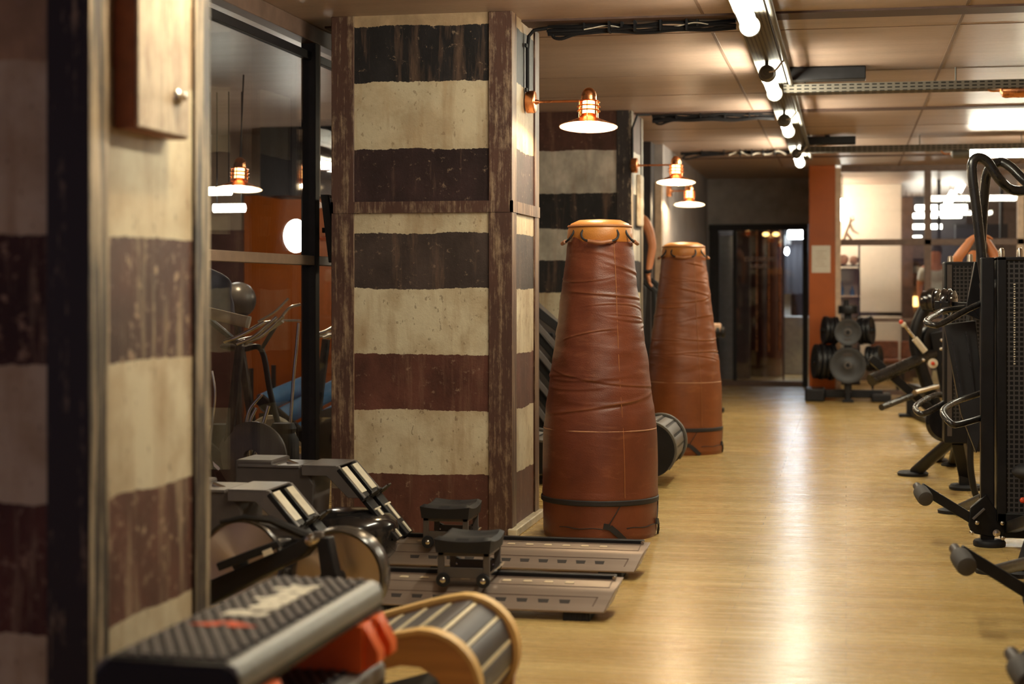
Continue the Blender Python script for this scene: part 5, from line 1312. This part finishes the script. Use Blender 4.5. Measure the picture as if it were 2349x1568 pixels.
# ================================================================== POSTER, STOOL, STAND
q0 = atY(1862, 563, 21.48); q1 = atY(1905, 625, 21.48)
o = MB().box((q0.x, 21.490, q1.z), (q1.x, 21.501, q0.z)).build('paper_notice', 'paper'); recentre(o, ((q0.x+q1.x)/2, 21.495, (q0.z+q1.z)/2)); tag(o, 'white paper notice taped to the orange pillar', 'notice')
lines = MB()
for i in range(7):
    z = q0.z-.07-.032*i; lines.box((q0.x+.05+.01*(i % 3), 21.4893, z-.003), (q1.x-.05-.02*((i*2) % 3), 21.4899, z+.003))
lines.build('faint_print', 'beigewall', o)
q = atY(1672, 780, 26.3); st = thing('wooden_stool', (q.x, 26.3, 0), 'dark wooden stool behind the back door glass', 'stool')
MB().box((q.x-.19, 26.1, q.z-.05), (q.x+.17, 26.46, q.z)).build('seat', 'stool', st, .01)
for sx in (-1, 1):
    for sy in (-1, 1): MB().bar((q.x-.01+sx*.15, 26.28+sy*.14, 0), (q.x-.01+sx*.13, 26.28+sy*.12, q.z-.04), .05, .05).build('leg', 'stool', st, .005)
for sy in (-1, 1): MB().bar((q.x-.15, 26.28+sy*.13, .22), (q.x+.13, 26.28+sy*.13, .22), .03, .03).build('stretcher', 'stool', st)
# stand with a padded black bar peeking out right of the second bag
o = fl(1655, 946); t = thing('exercise_stand', (o.x-.08, o.y, 0), 'black stand half hidden by the farther leather bag, its bar end and foot showing', 'stand')
q = at(1640, 763, 18.3)
MB().bar((o.x-.12, o.y, .03), (o.x-.12, o.y, q.z), .06, .06).build('post', 'black', t, .005)
MB().bar((o.x-.30, o.y, .03), (o.x+.03, o.y, .03), .08, .05).build('foot_bar', 'black', t, .008)
MB().bar((o.x-.12, o.y-.3, .03), (o.x-.12, o.y+.3, .03), .08, .05).build('foot_bar', 'black', t, .008)
MB().cyl((o.x-.2, o.y, q.z), (at(1640, 763, 18.3).x, o.y, q.z), .02).build('bar', 'bolt', t)
for x in (1642, 1654): 
    c = at(x, 763, 18.3); MB().lathe([(.02, -.026), (.05, -.022), (.062, -.01), (.062, .01), (.05, .022), (.02, .026)], (c.x, o.y, q.z), (1, 0, 0), 20).build('bar_disc', 'plateblack', t)
MB().box((o.x-.14, o.y-.03, q.z-.01), (at(1650, 750, 18.3).x, o.y+.03, q.z+.10)).build('bar_cover', 'towel', t, .02)
# ================================================================== STAIR CLIMBER behind the striped pillar and the person
t = thing('stair_climber', (-2.25, 13.5, 0), 'grey and black stair climber between the sharp striped pillar and the nearest bag', 'stair climber')
def slab(x0, y0, x1, y1, d0, d1, w, h, mat, name): 
    return MB().bar(at(x0, y0, d0), at(x1, y1, d1), w, h).build(name, mat, t, .005)
D = 13.3
for i, (yl, yr) in enumerate(((712, 745), (742, 790), (800, 855), (868, 925), (925, 1000))):
    a = at(1215, yl-18, D); b_ = at(1290, yr+ 22, D)
    if i in (0, 3+9): slab(1205, yl-20, 1300, yr+22, D, D, .06, .07, 'black', 'side_rail')
    else:
        slab(1205, yl-28, 1300, yr+32, D, D, .05, .045, 'greysilver', 'hand_rail')
        slab(1205, yl-6, 1300, yr+58, D+.1, D+.1, .08, .06, 'black', 'side_panel')
MB().box((-2.62, 13.3, 0), (-2.0, 14.1, .30)).build('base', 'black', t, .02)
MB().prism([(-2.6, 13.45, .3), (-1.75, 13.45, .3), (-1.75, 13.45, .55), (-2.6, 13.45, 1.3)], (0, .5, 0)).build('stair_housing', 'greyplastic', t, .01)
for i in range(4): MB().box((-2.55+.18*i, 13.4, .75-.17*i+.25), (-2.36+.18*i, 14.0, .78-.17*i+.25)).build('step', 'rubber', t, .006)
# handlebar machine that the person holds
hm = at(1492, 660, 16.4)
t = thing('treadmill', (hm.x-.35, hm.y+.1, 0), 'dark machine with sloping handrails under the person behind the dim striped pillar', 'treadmill')
deckz = .62
MB().box((hm.x-.95, hm.y-.35, 0), (hm.x+.10, hm.y+.55, deckz)).build('deck_body', 'black', t, .03)
for yy, dd in ((0, 16.4), (.0, 16.3)): pass
hr = MB().bar(at(1470, 640, 16.35), at(1508, 672, 16.35), .05, .05).build('handrail', 'rubber', t, .015)
MB().bar(at(1492, 640, 16.75), at(1512, 656, 16.75), .05, .05).build('handrail', 'rubber', t, .015)
MB().bar(at(1500, 665, 16.35), (hm.x+.05, hm.y-.05, deckz-.02), .05, .05).build('rail_post', 'black', t, .01)
MB().bar(at(1505, 650, 16.75), (hm.x+.06, hm.y+.3, deckz-.02), .05, .05).build('rail_post', 'black', t, .01)
# ================================================================== PEOPLE
def skinned(name, label, verts, edges, radii, root, mat, parent=None):
    me = bpy.data.meshes.new(name); inv = WM[parent.name].inverted() if parent else Matrix()
    me.from_pydata([inv @ Vector(v) for v in verts], edges, []); me.update()
    o = bpy.data.objects.new(name, me); COL.objects.link(o); me.materials.append(M[mat])
    if parent: o.parent = parent
    WM[o.name] = WM[parent.name].copy() if parent else Matrix()
    sk = o.modifiers.new('skin', 'SKIN'); sk.use_smooth_shade = True; sk.branch_smoothing = .6
    for i, r in enumerate(radii):
        d = me.skin_vertices[0].data[i]; d.radius = (r, r) if not isinstance(r, tuple) else r
        d.use_root = (i == root)
    ss = o.modifiers.new('sub', 'SUBSURF'); ss.levels = 2; ss.render_levels = 2
    return o
class Sk:
    def __init__(s): s.v = []; s.e = []; s.r = []
    def p(s, co, r, to=None):
        s.v.append(Vector(co)); s.r.append(r); i = len(s.v)-1
        if to is not None: s.e.append((to, i))
        return i
def fingers(k, wrist, hand_dir, side, palm_n, curl, scale=1.0):
    """five fingers grown from the palm; curl bends them towards palm_n"""
    d = Vector(hand_dir).normalized(); sd = Vector(side).normalized(); pn = Vector(palm_n).normalized()
    w = k.v[wrist]
    palm = k.p(w+d*.055, (.030, .018), wrist); 
    for j, (off, ln) in enumerate(((-.030, .062), (-.010, .075), (.010, .070), (.029, .055))):
        b0 = k.p(w+d*.092+sd*off, .0105, palm); prev = b0; pos = k.v[b0].copy(); dr = d.copy()
        for q in range(3):
            dr = (dr+pn*curl*(1+.1*j)).normalized(); pos = pos+dr*ln*.42*(1-.15*q)
            prev = k.p(pos, .0092-.001*q, prev)
    th = k.p(w+d*.035-sd*.034, .012, palm); pos = k.v[th].copy(); dr = (d*.6-sd*.7+pn*.3).normalized()
    prev = th
    for q in range(2):
        pos = pos+dr*.034; dr = (dr+pn*curl*.7+d*.2).normalized(); prev = k.p(pos, .0105-.001*q, prev)
def person_standing(px_label):
    t = thing('person', (hm.x-.33, hm.y+.05, deckz), px_label, 'person', 'people in the gym')
    # right arm seen between pillar and bag: shoulder above, hand on the rail
    Yp = hm.y
    sh = at(1484, 498, 16.45); el = at(1497, 565, 16.4); wr = at(1487, 626, 16.3); 
    hipz = deckz+.88
    cx = sh.x-.19; cy = sh.y+.05
    k = Sk()
    pel = k.p((cx, cy, hipz), .135)
    wa = k.p((cx, cy, hipz+.20), .125, pel); ch = k.p((cx, cy, sh.z-.16), .150, wa); nk0 = k.p((cx, cy, sh.z+.02), .085, ch)
    nk = k.p((cx, cy-.01, sh.z+.09), .056, nk0); hd = k.p((cx, cy-.02, sh.z+.19), .085, nk); hd2 = k.p((cx, cy-.02, sh.z+.27), .082, hd); k.p((cx, cy-.015, sh.z+.33), .05, hd2)
    s1 = k.p((sh.x-.03, sh.y, sh.z-.03), .066, nk0); b1 = k.p(sh+(el-sh)*.45, .052, s1); e1 = k.p(el, .044, b1); f1 = k.p(el+(wr-el)*.4, .042, e1); w1 = k.p(wr, .028, f1)
    grip = at(1489, 652, 16.35)
    fingers(k, w1, grip-wr, (0, 1, 0), (.9, 0, -.5), .55)
    s2 = k.p((2*cx-sh.x+.03, cy, sh.z-.03), .066, nk0); e2 = k.p((2*cx-sh.x-.04, cy-.02, sh.z-.30), .045, s2); f2 = k.p((2*cx-sh.x-.0, cy-.16, sh.z-.45), .040, e2); w2_ = k.p((2*cx-sh.x+.02, cy-.26, sh.z-.52), .028, f2)
    fingers(k, w2_, (0, -1, -.4), (1, 0, 0), (0, -.2, -1), .4)
    for s in (-1, 1):
        hp = k.p((cx+s*.09, cy, hipz-.08), .095, pel); kn = k.p((cx+s*.10, cy-.03, hipz-.44), .062, hp); cf = k.p((cx+s*.10, cy+.02, hipz-.60), .058, kn); an = k.p((cx+s*.10, cy+.02, deckz+.075), .040, cf); k.p((cx+s*.11, cy-.14, deckz+.035), .034, an)
    body = skinned('body', '', k.v, k.e, k.r, 0, 'skin', t)
    # sports top and shorts, hair, wrist band
    top = Sk(); a0 = top.p((cx, cy, hipz-.02), .150); a1 = top.p((cx, cy, hipz+.20), .140, a0); a2 = top.p((cx, cy, sh.z-.16), .164, a1); a3 = top.p((cx, cy, sh.z-.0), .098, a2)
    skinned('sports_top', '', top.v, top.e, top.r, 0, 'clothdark', t)
    for s in (-1, 1):
        lg = Sk(); a0 = lg.p((cx+s*.09, cy, hipz-.02), .108); a1 = lg.p((cx+s*.10, cy-.03, hipz-.44), .072, a0); lg.p((cx+s*.10, cy+.02, deckz+.12), .052, a1)
        skinned('legging', '', lg.v, lg.e, lg.r, 0, 'clothdark', t)
    MB().ball((cx, cy+.005, sh.z+.255), (.098, .108, .11)).build('hair', 'hair', t)
    MB().tube(spline([(cx, cy+.09, sh.z+.27), (cx, cy+.14, sh.z+.2), (cx+.06, cy+.13, sh.z+.05), (cx+.10, cy+.11, sh.z-.06)], 4), [.05]*4+[.045]*4+[.035]*5, 10).build('ponytail', 'hair', t)
    wd = (grip-wr).normalized()
    MB().cyl(wr-wd*.035, wr-wd*.012, .038, n=20).build('wrist_band', 'rubber', t)
    return t
person_standing('person whose bare arm with black wrist band shows behind the dim striped pillar')
def person_arms_up():
    c = at(2240, 640, 14.2)
    t = thing('person', (c.x, c.y, 0), 'bare armed person exercising behind the black weight towers, elbow raised', 'person', 'people in the gym')
    X, Y = c.x, c.y; zs = at(2240, 600, 14.2).z
    hipz = .50
    k = Sk()
    pel = k.p((X, Y, hipz), .14); wa = k.p((X, Y+.02, hipz+.2), .13, pel); ch = k.p((X, Y, zs-.28), .155, wa); nk0 = k.p((X, Y, zs-.10), .09, ch)
    nk = k.p((X-.0, Y-.02, zs-.04), .058, nk0); hd = k.p((X, Y-.03, zs+.06), .086, nk); hd2 = k.p((X, Y-.03, zs+.13), .082, hd); k.p((X, Y-.025, zs+.19), .05, hd2)
    for s in (-1, 1):
        sh = k.p((X+s*.17, Y, zs-.13), .068, nk0)
        if s < 0:
            el = at(2196, 592, 14.0)
            a = k.p(Vector((X-.17, Y, zs-.13)).lerp(el, .5), .054, sh); e = k.p(el, .046, a)
            w = at(2232, 545, 14.0); f_ = k.p(el.lerp(w, .45), .044, e); wi = k.p(w, .030, f_); fingers(k, wi, (1, -.2, .2), (0, 1, 0), (0.4, 0, -1), .4)
        else:
            el = at(2284, 590, 14.2)
            a = k.p(Vector((X+.17, Y, zs-.13)).lerp(el, .5), .054, sh); e = k.p(el, .046, a)
            w = at(2258, 545, 14.2); f_ = k.p(el.lerp(w, .45), .044, e); wi = k.p(w, .030, f_); fingers(k, wi, (-1, -.2, .1), (0, 1, 0), (-.4, 0, -1), .4)
        hp = k.p((X+s*.10, Y-.06, hipz-.02), .10, pel); kn = k.p((X+s*.15, Y-.44, hipz+.02), .065, hp); an = k.p((X+s*.15, Y-.46, .08), .042, kn); k.p((X+s*.16, Y-.60, .035), .034, an)
    skinned('body', '', k.v, k.e, k.r, 0, 'skin', t)
    top = Sk(); a0 = top.p((X, Y, hipz-.02), .155); a1 = top.p((X, Y+.02, hipz+.2), .145, a0); a2 = top.p((X, Y, zs-.28), .168, a1); top.p((X, Y, zs-.14), .10, a2)
    skinned('sports_top', '', top.v, top.e, top.r, 0, 'clothdark', t)
    MB().ball((X, Y+.0, zs+.115), (.096, .108, .11)).build('hair', 'hair', t)
    bn = thing('bench', (X, Y+.1, 0), 'black bench under the person behind the weight towers', 'bench')
    MB().box((X-.16, Y-.15, .30), (X+.16, Y+.45, .37)).build('pad', 'rubber', bn, .015)
    for yy in (-.05, .35): MB().box((X-.14, Y+yy, 0), (X+.14, Y+yy+.06, .31)).build('leg', 'black', bn, .004)
person_arms_up()
def person_back():
    Y = 24.2; c = atY(2146, 600, Y); X = c.x; zs = atY(2146, 612, Y).z
    t = thing('person', (X, Y, 0), 'person in a pale shirt standing behind the back windows', 'person', 'people in the gym')
    k = Sk(); hz_ = zs-.55
    pel = k.p((X, Y, hz_), .14); wa = k.p((X, Y, hz_+.2), .125, pel); ch = k.p((X, Y, zs-.18), .15, wa); nk0 = k.p((X, Y, zs), .085, ch); nk = k.p((X, Y, zs+.07), .055, nk0); hd = k.p((X-.0, Y-.02, zs+.17), .085, nk); hd2 = k.p((X, Y-.02, zs+.25), .082, hd); k.p((X, Y-.015, zs+.31), .05, hd2)
    for s in (-1, 1):
        sh = k.p((X+s*.17, Y, zs-.03), .066, nk0); e = k.p((X+s*.22, Y+.02, zs-.31), .046, sh); w = k.p((X+s*.21, Y-.10, zs-.55), .030, e); fingers(k, w, (0, -.2, -1), (0, 1, 0), (-s, 0, 0), .25)
        hp = k.p((X+s*.09, Y, hz_-.08), .095, pel); kn = k.p((X+s*.10, Y-.02, hz_*.5+.02), .062, hp); an = k.p((X+s*.10, Y+.02, .08), .04, kn); k.p((X+s*.11, Y-.13, .035), .034, an)
    skinned('body', '', k.v, k.e, k.r, 0, 'skin', t)
    top = Sk(); a0 = top.p((X, Y, hz_-.02), .16); a1 = top.p((X, Y, hz_+.2), .15, a0); a2 = top.p((X, Y, zs-.18), .172, a1); a3 = top.p((X, Y, zs-.0), .105, a2)
    for s in (-1, 1): a4 = top.p((X+s*.17, Y, zs-.03), .08, a3); top.p((X+s*.205, Y+.01, zs-.22), .064, a4)
    skinned('shirt', '', top.v, top.e, top.r, 0, 'clothwhite', t)
    for s in (-1, 1):
        lg = Sk(); a0 = lg.p((X+s*.09, Y, hz_-.03), .112); a1 = lg.p((X+s*.10, Y-.02, hz_*.5+.02), .078, a0); lg.p((X+s*.10, Y+.02, .10), .056, a1)
        skinned('trousers', '', lg.v, lg.e, lg.r, 0, 'clothdark', t)
    MB().ball((X, Y+.01, zs+.235), (.097, .106, .11)).build('hair', 'hair', t)
person_back()
# ================================================================== THINGS BEHIND THE BACK WINDOWS
YR = 25.2
def hang_tube(px0, px1, py, Y, lab):
    a = atY(px0, py, Y); b_ = atY(px1, py, Y); t = thing('tube_lamp', (a+b_)/2, lab, 'lamp', 'tube lamps behind the back windows')
    MB().cyl((a.x, Y, a.z), (b_.x, Y, a.z), .036, n=14).build('lit_tube', 'tubefar', t)
    for f_ in (.15, .85): MB().cyl((a.x+(b_.x-a.x)*f_, Y, a.z+.03), (a.x+(b_.x-a.x)*f_, Y, H), .006, n=6).build('hanging_rod', 'black', t)
for (x0, x1, y, Y, lab) in ((2100, 2218, 476, 26.4, 'longest tube lamp behind the back windows, right of the mullion'), (2064, 2160, 520, 27.2, 'wide low tube lamp behind the back windows, crossing the mullion'), (2088, 2114, 546, 28.0, 'shortest lowest tube lamp behind the back windows'), (2085, 2205, 495, 28.5, 'dim tube lamp behind the back windows, between the two bright ones')):
    hang_tube(x0, x1, y, Y, lab)
for (px, py, lab) in ((2180, 455, 'lower of two slanting oval lamps behind the back windows'), (2206, 423, 'upper of two slanting oval lamps behind the back windows')):
    q = atY(px, py, 26); t = thing('oval_lamp', q, lab, 'lamp', 'oval lamps behind the back windows')
    MB().tube([q+Vector((-.05, 0, -.10)), q+Vector((.05, 0, .10))], .05, 16).build('lit_tube', 'tubefar', t); MB().cyl(q+Vector((0, 0, .05)), (q.x, q.y, H), .005, n=6).build('hanging_rod', 'black', t)
for (px, py, r, lab) in ((1930, 468, .045, 'upper bright bulb beside the orange pillar behind the window'), (1933, 492, .055, 'lower bright bulb beside the orange pillar behind the window')):
    q = atY(px, py, 23.2 if r < .05 else 23.5); t = thing('pendant_bulb', q, lab, 'lamp', 'bare bulbs beside the orange pillar')
    MB().ball(q, (r, r, r*1.7), 16, 10).build('bulb', 'globe', t); MB().cyl(q+Vector((0, 0, r)), (q.x, q.y, H), .006, n=6).build('cord', 'black', t)
# branch like wooden figure on the shelf, rolled towels, shelf, bottles
q = atY(1953, 548, 24.6)
sh = thing('shelf_unit', (q.x-.1, 24.6, 0), 'dark shelf unit behind the window beside the orange pillar', 'shelf')
zA = atY(1940, 551, 24.6).z; zB = atY(1940, 606, 24.6).z; zC = atY(1940, 676, 24.6).z; zD = atY(1940, 725, 24.6).z
x0 = atY(1922, 600, 24.6).x; x1 = atY(1973, 600, 24.6).x
for z in (zA-.02, zB-.03, zC-.03): MB().box((x0, 24.45, z), (x1, 24.85, z+.022)).build('shelf_board', 'darkframe' if z != zC-.03 else 'whiteboard', sh, .003)
MB().box((x1-.025, 24.45, 0), (x1, 24.85, zA)).build('side_panel', 'darkframe', sh, .003)
MB().box((x0-.03, 24.45, 0), (x0, 24.85, zA)).build('side_panel', 'darkframe', sh, .003)
MB().box((x0, 24.83, 0), (x1-.025, 24.85, zB-.05)).build('back_panel', 'whiteboard', sh)
MB().box((x0, 24.45, 0), (x1-.025, 24.83, .3)).build('plinth', 'darkframe', sh)
fg = MB(); z = zA
fg.tube([(q.x-.12, 24.6, z), (q.x-.08, 24.6, z+.12), (q.x-.03, 24.6, z+.26), (q.x-.02, 24.6, z+.34)], [.03, .028, .025, .015], 8)
fg.tube([(q.x-.03, 24.6, z+.26), (q.x+.02, 24.6, z+.14), (q.x+.11, 24.6, z+.09)], [.022, .018, .008], 8)
fg.tube([(q.x-.08, 24.6, z+.12), (q.x-.02, 24.6, z+.04), (q.x, 24.6, z)], [.022, .02, .018], 8)
fg.tube([(q.x-.03, 24.6, z+.27), (q.x+.03, 24.62, z+.30), (q.x+.02, 24.6, z+.36)], [.018, .015, .008], 8)
fg = fg.build('branch_figure', 'paleframe', smooth=70); recentre(fg, (q.x, 24.6, z)); tag(fg, 'pale wooden branch figure on the shelf behind the window', 'ornament')
for i, (xx, zz_, r) in enumerate(((.10, zB+.07, .075), (.25, zB+.06, .065))):
    o = MB().lathe([(0, -.17), (r*.6, -.17), (r, -.155), (r, .155), (r*.6, .17), (0, .17)], (x0+xx-.02, 24.64, zB-.008+r), (0, 1, 0), 24).build('rolled_towel', 'towel'); recentre(o, (x0+xx-.02, 24.64, zB)); tag(o, ['rolled beige towel on the shelf next to the orange pillar', 'smaller rolled beige towel on the shelf behind the window'][i], 'towel', 'rolled towels')
for i, (px, hgt) in enumerate(((1930, .20), (1955, .14))):
    q = atY(px, 676, 24.6); o = MB().lathe([(0, 0), (.035, 0), (.035, hgt*.5), (.014, hgt*.75), (.012, hgt), (0, hgt)], (q.x, 24.6, zC-.008), n=18).build('bottle', 'blue'); recentre(o, (q.x, 24.6, zC-.008)); tag(o, ['taller blue bottle on the white shelf behind the window', 'shorter blue bottle on the white shelf behind the window'][i], 'bottle', 'blue bottles')
# bar shelf with an amber lit niche and small things, right of the white board
q = atY(2096, 690, 26.5); t = thing('back_bar', (q.x, 26.7, 0), 'brown bar shelf with an amber lit niche behind the back windows', 'shelf')
MB().box((q.x-.16, 26.55, 0), (q.x+.22, 26.9, atY(2096, 716, 26.5).z)).build('cabinet', 'brownframe', t, .01)
for py in (655, 625, 590): MB().box((q.x-.16, 26.6, atY(2096, py, 26.5).z-.02), (q.x+.22, 26.9, atY(2096, py, 26.5).z)).build('shelf_board', 'brownframe', t, .004)
MB().box((q.x-.18, 26.88, 0), (q.x+.24, 26.92, 2.2)).build('back_panel', 'brownframe', t)
MB().box((q.x-.09, 26.80, atY(2096, 703, 26.5).z), (q.x+.08, 26.84, atY(2096, 680, 26.5).z)).build('lit_niche', 'amber', t)
for i, (px, py, c) in enumerate(((2088, 655, 'cooldoor'), (2100, 655, 'black'), (2092, 625, 'cooldoor'), (2104, 625, 'creamplate'))):
    p = atY(px, py, 26.7); o = MB().lathe([(0, 0), (.03, 0), (.04, .09), (.02, .11), (0, .11)], (p.x, 26.72, atY(2096, py, 26.5).z), n=14).build('cup', c); recentre(o, (p.x, 26.72, atY(2096, py, 26.5).z)); tag(o, ['pale cup on the lower shelf of the back bar', 'black cup on the lower shelf of the back bar', 'pale grey cup on the upper shelf of the back bar', 'cream cup on the upper shelf of the back bar'][i], 'cup', 'cups on the back bar')
# terracotta chairs standing low behind the windows
for i, px in enumerate((2030, 2100)):
    q = atY(px, 900, 23.5); t = thing('low_chair', (q.x, 23.5, 0), ['terracotta chair low behind the window just right of the weight tree', 'terracotta chair low behind the window beside the lever machine'][i], 'chair', 'terracotta chairs')
    MB().box((q.x-.19, 23.3, .36), (q.x+.19, 23.75, .42)).build('seat', 'boxside', t, .02)
    MB().box((q.x-.19, 23.72, .42), (q.x+.19, 23.77, .66)).build('backrest', 'boxside', t, .02)
    for sx in (-1, 1):
        for sy in (0, 1): MB().bar((q.x+sx*.17, 23.33+sy*.38, 0), (q.x+sx*.17, 23.33+sy*.38, .37), .03, .03).build('leg', 'black', t)
# lamps in the passage behind the door
q0 = atY(1809, 530, 27.9); q1 = atY(1842, 546, 27.9)
t = thing('panel_lamp', ((q0.x+q1.x)/2, 27.9, q0.z), 'bright white panel lamp beyond the back door glass', 'lamp')
MB().box((q0.x, 27.6, q1.z), (q1.x, 28.2, q0.z)).build('lit_panel', 'cool', t, .01); MB().cyl((q0.x+.1, 27.9, q0.z), (q0.x+.1, 27.9, H), .008, n=6).build('hanging_rod', 'black', t)
q = atY(1805, 576, 28.3); t = thing('small_lamp', q, 'small pale blue lamp beyond the back door glass', 'lamp')
MB().ball(q, (.035, .035, .06), 12, 8).build('bulb', 'cool', t); MB().cyl(q+Vector((0, 0, .05)), (q.x, q.y, H), .006, n=6).build('cord', 'black', t)
# small warm lamps high up in the passage
for px in (1757, 1780):
    q = atY(px, 537, 25.1); t = thing('spot_lamp', q, ['warm spot lamp above the round dark red pillar behind the door, left one', 'orange spot lamp above the round dark red pillar behind the door, right one'][px > 1760], 'lamp', 'spot lamps behind the door')
    MB().ball(q, (.05, .04, .03), 14, 8).build('bulb', 'amber', t); MB().cyl(q+Vector((0, 0, .02)), (q.x, q.y, H), .01, n=8).build('stem', 'black', t)
# unseen tube added behind the orange pillar to brighten the white boards
def fill_tube(x, y, z, ln, lab, ax=0):
    t = thing('tube_lamp', (x, y, z), lab, 'lamp', 'added unseen fill tubes')
    d = Vector((ln/2, 0, 0)) if ax == 0 else Vector((0, ln/2, 0)); c = Vector((x, y, z))
    MB().cyl(c-d, c+d, .04, n=14).build('lit_tube', 'tubefill', t)
    for f_ in (-.8, .8): MB().cyl(c+d*f_+Vector((0, 0, .03)), (c.x+d.x*f_, c.y+d.y*f_, H), .006, n=6).build('hanging_rod', 'black', t)
fill_tube(-.36, 24.75, 2.55, .9, 'added unseen fill tube behind the orange pillar, lighting the white boards', 1)
# ================================================================== WORLD AND RENDER SETTINGS
w = bpy.data.worlds.new('world'); SC.world = w; w.use_nodes = True
bg = w.node_tree.nodes['Background']; bg.inputs[0].default_value = (.60, .48, .62, 1); bg.inputs[1].default_value = .22
SC.view_settings.view_transform = 'Standard'; SC.view_settings.look = 'None'; SC.view_settings.gamma = 1; SC.view_settings.use_curve_mapping = False
SC.view_settings.exposure = 0.85
